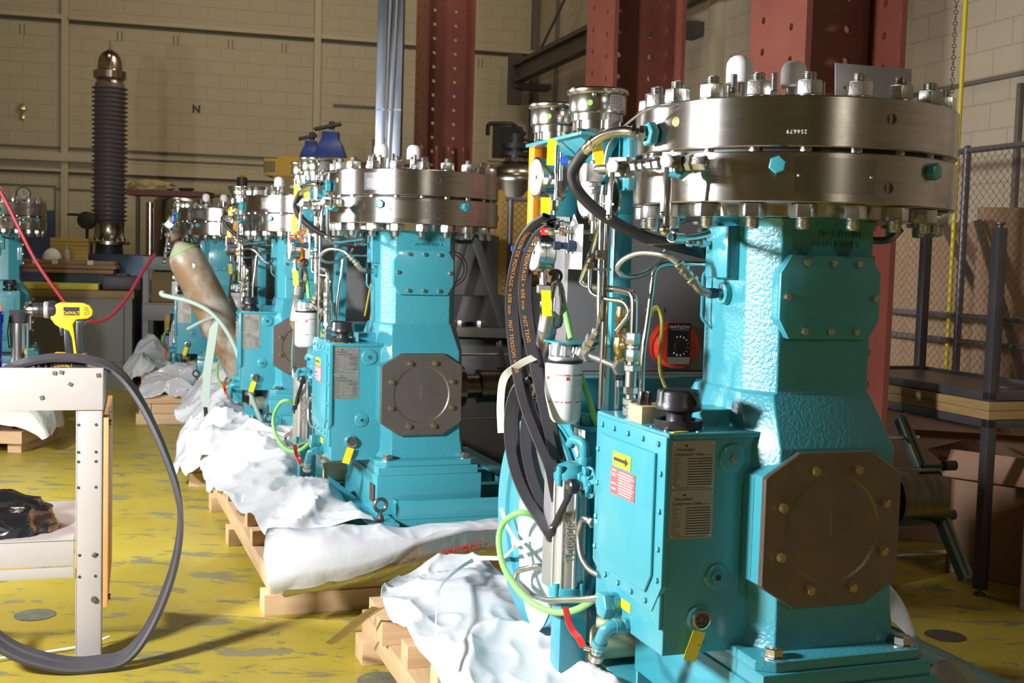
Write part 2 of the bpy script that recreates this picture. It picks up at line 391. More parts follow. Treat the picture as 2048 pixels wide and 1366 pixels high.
    cc.cyl((-.15, .287, 1.452), (-.186, .287, 1.452), .012, 20)
    cc.bb(-.25, -.15, .22, .32, 1.12, 1.165)
    # foot
    cc.prism([(-.171, -.042), (.225, -.042), (.262, -.01), (.262, .60), (-.205, .60), (-.212, -.015)], (0, 0, .582), (1, 0, 0), (0, 1, 0), .026)
    cc.build('crankcase', M['cast'], T, bev=.005, ang=28, seg=3)
    # cast letters upside down on the neck
    for s, z, x in (('T 3105 0300 0V', 1.583, .112), ('HE1112 5 - 61', 1.607, .112)):
        text(s, .0185, M['teal'], T, (x, .1115, z), (-1, 0, 0), (0, 0, -1), ext=.0028, squeeze=1.12, label='raised cast characters, upside down')
    for s, y in (('15 3105 10031', .062), ('F 77 32 1', .045)):
        a = V((-.15, .06, 1.03)) if y == .062 else V((-.142, .043, .98))
        text(s, .024, M['cast'], T, a, (0, 0, -1), (.42, -.9, 0), ext=.0022, squeeze=1.0, label='raised cast characters down the side')
    # octagonal steel cover
    cv = MB(); r0 = .131; n = 64
    def octr(a):
        # radius of rounded octagon outline at angle a
        best = 9
        for k in range(8):
            p, q = V((*o8[k], 0)), V((*o8[(k+1) % 8], 0)); e = q - p; d = V((math.cos(a), math.sin(a), 0)); den = d.x*e.y - d.y*e.x
            if abs(den) < 1e-9: continue
            t = (p.x*e.y - p.y*e.x)/den
            if t > 0 and t < best: best = t
        return best
    rings = []
    for kind in range(7):
        ring = []
        for k in range(n*2):
            a = 2*PI*k/(n*2); R = octr(a)
            if kind == 0: r, y = 0.001, .0125
            elif kind == 1: r, y = r0-.006, .0125
            elif kind == 2: r, y = r0, .009
            elif kind == 3: r, y = R-.003, .008
            elif kind == 4: r, y = R, .011
            elif kind == 5: r, y = R, .0225
            else: r, y = .001, .0225
            ring.append(V((r*math.cos(a), y, .901 + r*math.sin(a))))
        rings.append(ring)
    cv.loft(rings); ocv = cv.build('crankcase_cover', M['cover'], T, ang=24, label='bare steel octagonal cover')
    for k in range(8):
        a = R_(22.5+45*k); b = MB(); hexbolt(b, (.1545*math.cos(a), .008, .901+.1545*math.sin(a)), (0, -1, 0), .0195, .012, .0118)
        b.build('bolt', M['goldzn'], ocv, label='gold coloured hex bolt')
    text('KVT40TAIL', .012, M['plate'], ocv, (-.005, .0122, .94), (0, 0, -1), (1, 0, 0), ext=.0005)
    # upper inspection cover
    ic = MB(); ic.prism([(-.113, .101), (-.141, .056), (-.141, -.054), (-.113, -.101), (.113, -.101), (.141, -.054), (.141, .056), (.113, .101)], (.02, .102, 1.452), (1, 0, 0), (0, 0, 1), .012)
    ico = ic.build('inspection_cover', M['teal'], T, bev=.0015)
    for x, z in ((-.073, .083), (0, .083), (.073, .083), (.124, 0), (.073, -.083), (0, -.083), (-.073, -.083), (-.124, 0)):
        b = MB(); hexbolt(b, (.02+x, .090, 1.452+z), (0, -1, 0), .0155, .009, .0092); b.build('bolt', M['zinc'], ico, label='bare zinc hex bolt')
    sp = MB(); sp.box((-.1855, .288, 1.556), (.007, .112, .128)); spo = sp.build('side_plate', M['teal'], T, bev=.003)
    for y in (.255, .33):
        b = MB(); b.lathe([(.004, 0), (.004, .001), (.0, .0015)], (-.189, y, 1.556), (-1, 0, 0), 12); b.build('screw', M['brass'], spo)
    for x, y in ((-.155, -.005), (.205, -.005), (.205, .55), (-.155, .55)):
        b = MB(); hexbolt(b, (x, y, .608), (0, 0, 1), .040, .021, .030); b.build('foot_bolt', M['zinc'], T, label='large zinc hex bolt')
    # ---- gearbox ---------------------------------------------------------
    gb = MB(); gb.bb(-.392, -.14, .105, .51, .592, 1.124)
    gb.prism([(.105, .74), (.105, .655), (.13, .66), (.175, .70)], (-.392, 0, 0), (0, 1, 0), (0, 0, 1), -.012)
    for (x, z, r) in ((-.224, 1.063, .036), (-.255, .777, .031), (-.3, .679, .031)): gb.lathe([(r+.005, -.006), (r, .004), (r-.003, .007)], (x, .105, z), (0, -1, 0), 36)
    gb.bb(-.40, -.14, .097, .52, 1.112, 1.126)
    gb.build('gearbox', M['cast'], T, bev=.004, seg=3)
    b = MB(); b.lathe([(.009, 0), (.009, .003), (.0055, .003), (.0055, -.004), (0, -.004)], (-.224, .0975, 1.063), (0, -1, 0), 20); b.build('socket_plug', M['inox'], T, label='small steel socket plug')
    b = MB(); b.lathe([(.0175, 0), (.0175, .003), (.0145, .0035)], (-.255, .0975, .777), (0, -1, 0), 28); b.box((-.255, .0935, .777), (.013, .002, .013)); b.build('square_plug', M['teal'], T)
    b = MB(); b.box((-.255, .0922, .777), (.0125, .001, .0125)); b.build('plug_socket', M['dark'], T)
    sg = MB(); sg.lathe([(.024, 0), (.026, .006), (.024, .014), (.019, .015), (.018, .010), (0, .010)], (-.3, .098, .679), (0, -1, 0), 32); sgo = sg.build('sight_glass', M['inox'], T, label='chromed round oil sight glass')
    b = MB(); b.cyl((-.3, .0875, .679), (-.3, .0865, .679), .0175, 28); b.build('window', mat('sight_brown', (.16, .13, .09), .25, .3), sgo)
    b = MB()
    for k in range(5):
        a = 2*PI*k/5+.3; b.cyl((-.3+.0095*math.cos(a), .0868, .679+.0095*math.sin(a)), (-.3+.0095*math.cos(a), .0855, .679+.0095*math.sin(a)), .0042, 10)
    b.build('star_openings', M['dark'], sgo)
    tg = MB(); q = Matrix.Rotation(R_(16), 3, 'Y') @ Matrix.Rotation(R_(6), 3, 'X'); tg.box((-.318, .084, .618), (.034, .001, .075), rot=q)
    tgo = tg.build('oil_tag', M['yellow'], T, label='yellow tag hanging from the sight glass')
    text('OIL', .010, M['dark'], tgo, (-.3165+.008, .0828, .632), (.25, 0, -.96), (.96, 0, .25), ext=.0002); text('L6', .010, M['dark'], tgo, (-.3165+.022, .0828, .632), (.25, 0, -.96), (.96, 0, .25), ext=.0002)
    # nameplates
    for zt in (1.108, .990):
        pl = MB(); pl.bb(-.387, -.272, .1035, .1045, zt-.116, zt); po = pl.build('nameplate', M['plate'], T, label='engraved steel nameplate')
        text('Howden', .0125, M['dark'], po, (-.374, .1030, zt-.021), (1, 0, 0), (0, 0, 1), ext=.0002, squeeze=1.1)
        text('Compressor Data', .0105, M['dark'], po, (-.381, .1030, zt-.032), (1, 0, 0), (0, 0, 1), ext=.0002)
        b = MB(); b.sphere((-.349, .1030, zt-.0115), .0045, (1, .1, .6)); b.build('logo', M['dark'], po)
        b = MB()
        for k in range(11):
            z = zt - .043 - k*.0062
            b.bb(-.343, -.279, .1029, .1031, z-.0011, z+.0011)
        for k in range(17): b.bb(-.381, -.381+random.choice((.012, .018, .024)), .1030, .1033, zt-.041-k*.0042-.0004, zt-.041-k*.0042+.0004)
        b.bb(-.314, -.279, .1029, .1031, zt-.0345, zt-.0335); b.bb(-.37, -.29, .1029, .1033, zt-.1125, zt-.1115)
        b.build('engraved_lines', M['dark'], po)
        b = MB()
        for k in range(11):
            z = zt - .043 - k*.0062 - .0031; x = -.341
            b.bb(x, x + random.uniform(.02, .06), .1028, .1031, z-.0004, z+.0004)
        b.build('stamped_values', M['ptfe'], po)
        b = MB()
        for x in (-.382, -.278):
            for z in (zt-.0055, zt-.109): b.sphere((x, .1025, z), .0026, (1, .7, 1), 10)
        b.each('rivet', M['zinc'], po)
    # gearbox door on the left face
    dr = MB(); dp = [(.092, 1.118), (.092, .762), (.14, .691), (.431, .691), (.501, .730), (.501, 1.118)]
    dr.prism(dp, (-.392, 0, 0), (0, 1, 0), (0, 0, 1), -.016)
    gdo = dr.build('gearbox_door', M['teal'], T, bev=.004)
    pn = MB(); pn.prism([(.135, 1.075), (.135, .780), (.168, .732), (.405, .732), (.462, .765), (.462, 1.075)], (-.407, 0, 0), (0, 1, 0), (0, 0, 1), -.009)
    pn.build('door_panel', M['teal'], gdo, bev=.005, seg=3)
    gk = MB(); gk.prism([(p[0]+(.003 if p[0] < .2 else -.003), p[1]) for p in dp], (-.3915, 0, 0), (0, 1, 0), (0, 0, 1), -.003); gk.build('gasket', M['dark'], gdo)
    bs = [(y, 1.098) for y in (.13, .215, .30, .385, .46)] + [(y, .711) for y in (.17, .25, .33, .41)] + [(.112, z) for z in (1.03, .94, .85, .775)] + [(.482, z) for z in (1.03, .94, .85, .77)]
    for y, z in bs:
        b = MB(); b.hexn((-.408, y, z), (-1, 0, 0), .013, .006); b.build('bolt', M['teal'], gdo)
    ar = MB(); ar.bb(-.4175, -.4165, .262, .368, 1.008, 1.043); ao = ar.build('arrow_label', M['yellow'], T, label='yellow label with a black rotation arrow')
    b = MB(); b.prism([(-.108, .0045), (-.108, -.0045), (-.040, -.0045), (-.040, -.011), (-.020, 0), (-.040, .011), (-.040, .0045)], (-.418, .372-.118+.0, 1.0255), (0, -1, 0), (0, 0, 1), .0006)
    for v in b.b.verts: v.co.y = .630-.008 - (v.co.y - 0) if False else v.co.y
    b.build('arrow', M['dark'], ao)
    for ch in [ao]: pass
    rl = MB(); rl.bb(-.4175, -.4165, .235, .378, .935, 1.003); ro = rl.build('warning_label', M['redl'], T, label='red warning label with white print')
    b = MB()
    for k in range(9):
        z = .996 - k*.0068
        b.bb(-.418, -.4172, .242+random.uniform(0, .02), .33, z-.0011, z+.0011)
        if k in (0, 2, 5, 7): b.bb(-.418, -.4172, .345, .370, z-.0016, z+.0016)
    b.bb(-.418, -.4172, .236, .377, .9875, .9880); b.bb(-.418, -.4172, .236, .377, .9605, .9610)
    b.build('label_print', M['paint'], ro)
    b = MB(); b.bb(-.3935, -.3925, .285, .341, .643, .667); b.build('oil_label', M['yellow'], T, label='small yellow sticker')
    # drain: big hex cap, elbow, valve, red lever
    b = MB(); b.lathe([(.033, 0), (.033, .02)], (-.39, .371, .641), (-1, 0, 0), 28); b.hexn((-.408, .371, .641), (-1, 0, 0), .062, .030, 0); b.build('filler_cap', M['teal'], T, bev=.001)
    b = MB(); b.hexn((-.392, .303, .607), (-1, 0, 0), .036, .012); b.tube([(-.395, .303, .607), (-.45, .303, .607), (-.452, .345, .535)], .0165, 16, .04, 8)
    b.lathe([(.0195, 0), (.0195, .012)], (-.415, .303, .607), (-1, 0, 0), 20); b.lathe([(.0195, -.008), (.0195, .008)], (-.452, .333, .556), (0, .5, -.86), 20); b.build('drain_elbow', M['teal'], T)
    dv = MB(); dv.lathe([(.019, 0), (.019, .01), (.0155, .012), (.0155, .03), (.020, .032), (.020, .05), (.016, .052)], (-.452, .335, .553), (0, .45, -.89), 20)
    dv.cyl((-.45, .355, .53), (-.475, .378, .532), .007, 12); dvo = dv.build('drain_valve', mat('nickel_brass', (.55, .49, .40), .3, .95), T)
    lv = MB(); lv.sweep([(-.478, .375, .535), (-.482, .40, .552), (-.482, .44, .556), (-.488, .455, .575), (-.492, .475, .612)], [(-.009, -.0015), (.009, -.0015), (.009, .0015), (-.009, .0015)], up=(1, .2, .3))
    lv.build('red_lever', M['red'], dvo, bev=.0008)
    # breather
    bt = MB(); bt.lathe([(.056, 0), (.058, .004), (.058, .022), (.052, .022), (.050, .008), (.033, .008), (.030, .02), (.030, .036), (.034, .038), (.034, .048)], (-.333, .18, 1.127), (0, 0, 1), 40)
    bto = bt.build('breather_base', M['black'], T)
    bc = MB(); bc.lathe([(.050, 0), (.0555, .003), (.0555, .018), (.0535, .021), (.0525, .044), (.049, .049), (0, .050)], (-.334, .18, 1.171), (0, 0, 1), 44); bc.build('breather_cap', M['black'], bto)
    rb = MB(); rb.sweep(fillet([(-.384, .165, 1.172), (-.384, .165, 1.2225), (-.33, .13, 1.2225), (-.315, .128, 1.20), (-.312, .128, 1.19)], .008), [(-.002, -.002), (.002, -.002), (.002, .002), (-.002, .002)]); rb.build('cap_ridge', M['black'], bto)
    b = MB()
    for a in (0, 72, 144, 216, 288): b.lathe([(.005, 0), (.005, .003), (.002, .004)], (-.333+.0645*math.cos(R_(a)), .18+.0645*math.sin(R_(a)), 1.126), (0, 0, 1), 10)
    b.each('screw', M['zinc'], bto)
    b = MB(); b.box((-.362, .118, 1.1275), (.05, .014, .001), rz=.3); b.build('filler_label', M['yellow'], T)
    # ---- flanges ---------------------------------------------------------
    FX, FY = .014, .285
    lf = MB(); lf.lathe([(.30, 1.641), (.305, 1.668), (.397, 1.668), (.4, 1.671), (.4, 1.779), (.397, 1.782), (.37, 1.782)], (FX, FY, 0), (0, 0, 1), 128); lf.build('lower_flange', M['steel'], T, ang=30)
    g = MB(); g.cyl((FX, FY, 1.776), (FX, FY, 1.796), .368, 96); g.build('diaphragm_gap', mat('gap_dark', (.03, .025, .022), .5), T)
    uf = MB(); uf.lathe([(.37, 1.792), (.397, 1.792), (.4, 1.795), (.4, 1.903), (.397, 1.906), (0, 1.906)], (FX, FY, 0), (0, 0, 1), 128); uf.build('upper_flange', M['steel'], T, ang=30)
    b = MB(); b.lathe([(.155, 0), (.155, .02), (.14, .025)], (FX-.02, FY+.02, 1.906), (0, 0, 1), 48); b.build('delivery_head', M['inoxm'], T)
    nut = None
    for k in range(20):
        a = R_(-117 + 18*k); c = V((FX+.362*math.cos(a), FY+.362*math.sin(a), 0))
        if nut is None:
            s = MB(); pr_ = [(.012, 1.609)] + [(.0165 if j % 2 else .0148, 1.612+.0021*j) for j in range(17)] + [(.0155, 1.65), (.0155, 1.93)] + [(.0165 if j % 2 else .0148, 1.932+.0021*j) for j in range(14)] + [(.012, 1.962)]; s.lathe(pr_, (0, 0, 0), (0, 0, 1), 16)
            sm = s.mesh('stud', M['zinc'])
            t_ = MB(); t_.lathe([(.031, 0), (.031, .003)], (0, 0, 1.906), (0, 0, 1), 24); t_.hexn((0, 0, 1.909), (0, 0, 1), .053, .034, 0, .06); tm = t_.mesh('nut', M['zinc'], bev=.0008)
            u_ = MB(); u_.hexn((0, 0, 1.668), (0, 0, -1), .053, .034, 0, .06); um = u_.mesh('nut', M['zinc'], bev=.0008); nut = 1
        so = place('stud', sm, T, 'threaded zinc stud', c)
        for mm, jit in ((tm, random.uniform(-.5, .5)), (um, random.uniform(-.5, .5))):
            x = place('nut', mm, so, 'zinc hex nut'); x.rotation_euler = (0, 0, jit)
    # small studs and white caps on top
    for k in range(8):
        a = R_(22+45*k); x, y = FX-.08+.135*math.cos(a), FY-.01+.12*math.sin(a); s = MB(); s.hexn((x, y, 1.925), (0, 0, 1), .028, .022, .2*k); thread(s, (x, y, 1.945), (0, 0, 1), .0085, .045, .0035)
        s.cyl((x, y, 1.906), (x, y, 1.926), .019, 16); s.build('head_stud', M['zinc'], T)
    for x in (-.144, .013):
        s = MB(); s.cyl((x, .288, 1.906), (x, .288, 1.99), .019, 20); s.build('valve_stem', M['inox'], T)
        s = MB(); s.lathe([(.031, 0), (.033, .002), (.033, .040), (.0315, .050), (.026, .060), (.016, .067), (0, .069)], (x, .288, 1.979), (0, 0, 1), 32); s.build('dust_cap', M['cap'], T, label='white plastic dust cap')
    # radial features
    def rad(a, z, r=.4): return V((FX+r*math.cos(a), FY+r*math.sin(a), z)), V((math.cos(a), math.sin(a), 0))
    def ang(x, y): return math.atan2(y-FY, x-FX)
    for x, y, z in ((-.221, -.037, 1.75), (.151, -.093, 1.751)):
        p, d = rad(ang(x, y), z, .398); s = MB(); s.hexn(p, d, .036, .020, .35); s.build('hex_plug', M['teal'], T, bev=.0008)
    for a, z, af in ((R_(8), 1.835, .05), (R_(3), 1.72, .034)):
        p, d = rad(a, z, .398); s = MB(); s.hexn(p, d, af, .035, .2); s.cyl(p, p+d*.02, af*.35); s.build('hex_plug', M['teal'], T, bev=.0008)
    for x, y, z, r in ((.018, -.113, 1.86, .0115), (.019, -.117, 1.706, .0115)):
        p, d = rad(ang(x, y), z, .3985); s = MB(); s.lathe([(r+.0022, 0), (r+.0018, .002), (r, .002), (r, .0008), (0, .0008)], p, d, 24); s.build('threaded_port', M['cover'], T)
        s = MB(); s.cyl(p+d*.0009, p+d*.0014, r*.97, 24); s.build('port_bore', M['dark'] if z > 1.8 else mat('bore_olive', (.10, .09, .05), .3, .7), T)
    p, d = rad(ang(-.372, .177), 1.858, .3985); s = MB(); s.lathe([(.012, 0), (.012, .0025), (.007, .003), (0, .003)], p, d, 24); s.build('brass_plug', M['brass'], T, label='small brass plug')
    # thin curved identification plate on the lower flange, left empty of readable text
    def curved(a0, a1, z0, z1, r, name, m, n=16):
        s = MB(); secs = []
        for k in range(n+1):
            a = a0+(a1-a0)*k/n; c_, s_ = math.cos(a), math.sin(a)
            secs.append([V((FX+r*c_, FY+r*s_, z0)), V((FX+(r+.0012)*c_, FY+(r+.0012)*s_, z0)), V((FX+(r+.0012)*c_, FY+(r+.0012)*s_, z1)), V((FX+r*c_, FY+r*s_, z1))])
        s.loft(secs); return s.build(name, m, T, ang=30)
    curved(R_(-121), R_(-94.5), 1.69, 1.768, .4, 'flange_plate', mat('flange_plate_steel', (.36, .34, .33), .32, 1, aniso=.7))
    for a in (-119.5, -96):
        p, d = rad(R_(a), 1.728, .401); s = MB(); s.sphere(p, .0045); s.build('plate_screw', M['zinc'], T)
    def fl(x, y, z, a0=R_(-122), zc=1.825): return V((FX+(.4003+z)*math.cos(a0+x/.4), FY+(.4003+z)*math.sin(a0+x/.4), zc+y))
    s = MB(); text_into(s, '256679', .0125, lambda x, y, z: fl(-x, -y, z, R_(-117.5)), M['paint'], sp=1.25); s.build('stamped_number', M['paint'], T, label='stamped number 256679, upside down')
    # ---- valves beside the flange -----------------------------------------
    def vblock(c, flip=False):
        c = V(c); ax = V((.55, -.83, .0)).normalized()
        s = MB(); s.box(c, (.05, .038, .046), rz=math.atan2(ax.y, ax.x)); so = s.build('valve_block', M['zinc'], T, bev=.002)
        side = V((-.83, -.55, 0)); p = c + side*.019
        s = MB(); s.cyl(p, p+side*.012, .014, 20); s.cyl(p+side*.012, p+side*.022, .008, 12); s.build('valve_stem', M['inox'], so)
        q_ = p + side*.018
        s = MB(); s.cyl(q_-side*.002, q_+side*.004, .0165, 24)
        s.sweep([q_+V((0, 0, -.008)), q_+side*.004+V((0, 0, -.03)), q_+side*.010+V((0, 0, -.045)), q_+side*.012+V((0, 0, -.115))], [(-.0055, -.003), (.0055, -.003), (.0055, .003), (-.0055, .003)], up=tuple(ax))
        s.sphere(q_+side*.012+V((0, 0, -.119)), .0072); s.build('valve_handle', M['inox'], so, bev=.0008)
    vblock((-.425, .065, 1.752)); vblock((-.495, .205, 1.746))
    s = MB(); fitting(s, [(-.445, .093, 1.751), (-.482, .180, 1.747)], .008, [(0.02, .22, .026), (.26, .45, .022), (.55, .7, .022), (.75, .95, .026)]); s.build('valve_coupling', M['inoxm'], T)
    s = MB(); fitting(s, [(-.41, .042, 1.752), (-.378, .0, 1.750)], .01, [(0, .3, .034), (.35, .95, .030)]); s.build('valve_cap_nut', M['zinc'], T)
    s = MB(); fitting(s, [(-.432, .045, 1.737), (-.385, .10, 1.735)], .012, [(0.1, .9, .040)]); s.build('port_nut', M['teal'], T)
    s = MB(); s.tube([(-.51, .225, 1.745), (-.53, .27, 1.745), (-.50, .34, 1.748), (-.46, .38, 1.75)], .0095, 12, .02); s.hexn((-.507, .222, 1.745), (-.4, .9, 0), .028, .018); s.build('valve_pipe', M['inoxm'], T)
    s = MB(); s.tube([(-.43, .09, 1.735), (-.425, .10, 1.60), (-.40, .12, 1.58), (-.30, .2, 1.59), (-.24, .24, 1.60)], .0085, 12, .02)
    s.sphere((-.427, .10, 1.60), .014); s.cyl((-.40, .12, 1.585), (-.36, .15, 1.585), .013); s.build('leak_pipe', M['inox'], T)
    # teal port nut with elbow and black hose
    s = MB(); s.hexn((-.388, .257, 1.834), (-1, -.05, 0), .052, .024, .2); s.build('port_nut', M['teal'], T, bev=.001)
    s = MB(); s.tube([(-.405, .257, 1.834), (-.445, .285, 1.843), (-.470, .36, 1.842), (-.483, .42, 1.822)], .0125, 14, .04); s.hexn((-.412, .258, 1.834), (-.8, .4, .1), .036, .016); s.hexn((-.432, .268, 1.838), (-.8, .4, .1), .034, .012)
    s.lathe([(.0145, 0), (.0165, .003), (.0165, .040), (.015, .044)], (-.480, .41, 1.828), V((-.010, .055, -.036)), 18); s.build('hose_elbow', M['inox'], T)
    P = catmull([(-.485, .44, 1.808), (-.492, .468, 1.79), (-.500, .5, 1.750), (-.480, .5, 1.70), (-.415, .48, 1.642), (-.315, .45, 1.592), (-.224, .42, 1.568), (-.12, .44, 1.552), (.05, .55, 1.55)], 8)
    s = MB(); s.sweep(P, [(.0155*math.cos(2*PI*k/16), .0155*math.sin(2*PI*k/16)) for k in range(16)]); s.build('rubber_hose', M['rubber'], T, label='thick black rubber hose')
    # capillary from flange to the tag
    P = catmull([(-.378, .17, 1.895), (-.42, .22, 1.89), (-.44, .30, 1.862), (-.452, .38, 1.82), (-.456, .40, 1.76)], 8); s = MB(); s.sweep(P, [(.0032*math.cos(2*PI*k/8), .0032*math.sin(2*PI*k/8)) for k in range(8)]); s.build('capillary', M['inoxm'], T)
    # ---- instrument post -------------------------------------------------
    s = MB(); s.bb(-.243, -.185, .80, .86, 1.06, 1.665); s.bb(-.286, -.183, .80, .87, 1.665, 1.87)
    s.prism([(-.30, 1.86), (-.33, 1.80), (-.42, 1.865), (-.30, 1.875)], (0, .66, 0), (1, 0, 0), (0, 0, 1), -.28)
    s.bb(-.44, -.27, .60, 1.04, 1.862, 1.872); s.bb(-.30, -.28, .60, .86, 1.72, 1.865)
    s.bb(-.27, -.15, .77, .90, 1.045, 1.062); s.bb(-.26, -.17, .78, .88, .37, 1.045)
    s.build('instrument_post', M['teal'], T, bev=.0025)
    s = MB(); s.bb(-.385, -.30, .955, .963, 1.655, 1.86); s.build('instrument_panel', M['teal'], T, bev=.002)
    s = MB(); s.bb(-.41, -.385, 1.04, 1.09, 1.48, 1.872); s.bb(-.385, -.345, 1.045, 1.05, 1.48, 1.872); s.build('cable_tray', M['orange'], T, bev=.001, label='orange cable tray')
    for (x, y) in ((-.378, .638), (-.366, .976)):
        s = MB(); s.lathe([(.044, 1.868), (.060, 1.879), (.061, 1.902), (.070, 1.902), (.070, 1.920), (.076, 1.922), (.078, 1.928), (.078, 1.975), (.076, 1.978)], (x, y, 0), (0, 0, 1), 48)
        s.cyl((x, y, 1.79), (x, y, 1.87), .011); so = s.build('pressure_switch', M['inox'], T, ang=40, label='round stainless pressure switch housing')
        s = MB(); s.lathe([(.082, 1.973), (.084, 1.976), (.084, 1.984), (.081, 1.988), (.06, 1.991), (0, 1.992)], (x, y, 0), (0, 0, 1), 48); s.build('switch_lid', M['inox'], so)
        def cyp(a, z, r, x=x, y=y): return V((x+r*math.cos(a), y+r*math.sin(a), z))
        s = MB(); secs = []
        for k in range(9):
            a = R_(-88+ k*4.5); secs.append([cyp(a, 1.930, .0781), cyp(a, 1.930, .0787), cyp(a, 1.968, .0787), cyp(a, 1.968, .0781)])
        s.loft(secs); lo = s.build('data_sticker', M['alu'], so, ang=60)
        s = MB(); 
        for j, zz in enumerate((1.963, 1.957, 1.951, 1.945, 1.939, 1.934)):
            for k in range(6):
                a0 = R_(-86+k*5.3); a1 = a0+R_(3.6); s.loft([[cyp(a, zz-.0009, .0786), cyp(a, zz-.0009, .0790), cyp(a, zz+.0009, .0790), cyp(a, zz+.0009, .0786)] for a in (a0, a1)])
        s.build('sticker_print', M['dark'], lo)
        a = R_(-128); s = MB(); s.cyl(cyp(a, 1.945, .0778), cyp(a, 1.945, .0788), .0075, 20); s.build('green_dot', M['greendot'], so, label='round green sticker')
        s = MB()
        for a in (-120, -98): s.lathe([(.005, 0), (.005, .005), (.003, .006)], cyp(R_(a), 1.967, .077), cyp(R_(a), 0, 1)-cyp(R_(a), 0, 0), 12)
        for k in range(6):
            a = R_(20+60*k); s.hexn(cyp(a, 1.880, .066), (0, 0, -1), .010, .010); s.cyl(cyp(a, 1.862, .066), cyp(a, 1.905, .066), .003, 8)
        s.each('clamp_screw', M['zinc'], so)
    # block, needle valve and pipework below the front switch
    s = MB(); s.box((-.385, .65, 1.765), (.05, .05, .05)); s.hexn((-.378, .638, 1.80), (0, 0, -1), .026, .02); s.hexn((-.378, .638, 1.74), (0, 0, -1), .030, .014); s.hexn((-.378, .638, 1.722), (0, 0, -1), .024, .016)
    s.cyl((-.378, .638, 1.60), (-.378, .638, 1.75), .008); s.hexn((-.378, .638, 1.66), (0, 0, -1), .022, .026); s.build('manifold', M['inoxm'], T, bev=.001)
    for (x, y, z, c, l) in ((-.45, .72, 1.80, M['blue'], 'small blue valve knob'), (-.47, .80, 1.605, M['red'], 'small red valve ring')):
        s = MB(); s.cyl((x, y, z), (x+.02, y-.01, z), .011, 18); s.build('valve_knob', c, T, label=l)
    s = MB(); s.cyl((-.45, .72, 1.80), (-.40, .69, 1.80), .007); s.hexn((-.43, .708, 1.80), (.8, -.4, 0), .022, .02)
    s.tube([(-.47, .80, 1.605), (-.42, .74, 1.605), (-.36, .70, 1.605)], .006, 10, .01); s.hexn((-.455, .78, 1.605), (.7, -.6, 0), .02, .018); s.hexn((-.43, .755, 1.605), (.7, -.6, 0), .024, .018)
    s.tube([(-.45, .86, 1.64), (-.44, .82, 1.635), (-.40, .78, 1.63), (-.36, .76, 1.625)], .005, 8, .01); s.hexn((-.445, .835, 1.637), (0, -1, 0), .018, .014); s.hexn((-.43, .80, 1.635), (.4, -1, 0), .018, .014)
    s.sphere((-.41, .79, 1.631), .009); s.each('impulse_fitting', M['inoxm'], T)
    s = MB(); s.box((-.425, .75, 1.605), (.002, .024, .022), rz=-.5); s.build('valve_tag', M['redl'], T, label='red tag printed VER'); text('VER', .011, M['paint'], T, (-.434, .764, 1.600), (.5, -.85, 0), (0, 0, 1))
    # T handles
    s = MB()
    for x, y, z in ((-.47, .86, 1.60), (-.41, .74, 1.58)): s.cyl((x, y, z-.035), (x, y, z+.035), .0065, 14)
    s.cyl((-.43, .80, 1.70), (-.43, .80, 1.85), .0045, 12); s.cyl((-.43, .80, 1.77), (-.43, .80, 1.85), .008, 12); s.cyl((-.418, .795, 1.75), (-.418, .795, 1.83), .006, 12)
    s.hexn((-.432, .80, 1.665), (0, 0, 1), .018, .03); s.cyl((-.432, .80, 1.64), (-.43, .80, 1.72), .0045, 10); s.each('valve_bar', M['inox'], T)
    s = MB(); s.bb(-.40, -.398, .66, .79, 1.50, 1.625); s.prism([(0, 0), (.03, .03), (.06, 0)], (-.398, .70, 1.625), (0, 1, 0), (0, 0, 1), -.002); s.build('mounting_plate', M['alu'], T, bev=.0005)
    s = MB(); s.lathe([(.014, 0), (.016, .004), (.016, .02), (.010, .022), (.009, .04), (.012, .042), (.012, .06)], (-.40, .715, 1.565), (-1, .2, 0), 16); s.build('gland', M['bluep'], T)
    # gauge with face towards -x
    def gauge(c, tilt=0):
        c = V(c); d = V((-1, -.04, 0)).normalized()
        s = MB(); s.lathe([(.048, .045), (.053, .040), (.053, .012), (.057, .008), (.058, -.006), (.052, -.009), (.051, -.003), (0, -.003)], c, -d, 48)
        s.hexn(c + V((.02, 0, -.052)), (0, 0, -1), .020, .022); s.cyl(c + V((.02, 0, -.05)), c+V((.02, 0, -.10)), .007); go = s.build('pressure_gauge', M['inox'], T, ang=40, label='stainless dial gauge with white face')
        s = MB(); s.cyl(c+d*.0032, c+d*.0042, .0505, 48); s.build('dial', M['dial'], go)
        u, v = V((0, 1, 0)), V((0, 0, 1)); s = MB()
        for k in range(46):
            a = R_(-45 + 270*k/45); e = -u*math.cos(a)+v*math.sin(a); L_ = .008 if k % 5 == 0 else .004
            p = c+d*.0045+e*(.044-L_); q_ = c+d*.0045+e*.044; w = e.cross(d)*.0005
            s.b.faces.new([s.b.verts.new(x) for x in (p-w, q_-w, q_+w, p+w)])
        s.build('dial_marks', M['dark'], go)
        a = R_(60); e = u*math.cos(a)*.5 - v*math.sin(a); e.normalize(); w = e.cross(d); s = MB(); s.b.faces.new([s.b.verts.new(c+d*.0052+x) for x in (-e*.012-w*.002, e*.036-w*.0004, e*.036+w*.0004, -e*.012+w*.002)])
        s.cyl(c+d*.0045, c+d*.006, .005, 14); s.build('needle', M['dark'], go)
        return go
    gauge((-.459, .87, 1.545))
    # fitting under the gauge, brown clip, separator bottle
    s = MB(); s.hexn((-.436, .86, 1.452), (0, 0, -1), .034, .026); s.cyl((-.438, .86, 1.50), (-.434, .85, 1.375), .008); s.hexn((-.434, .85, 1.405), (0, 0, -1), .024, .02); s.build('bottle_neck', M['inoxm'], T)
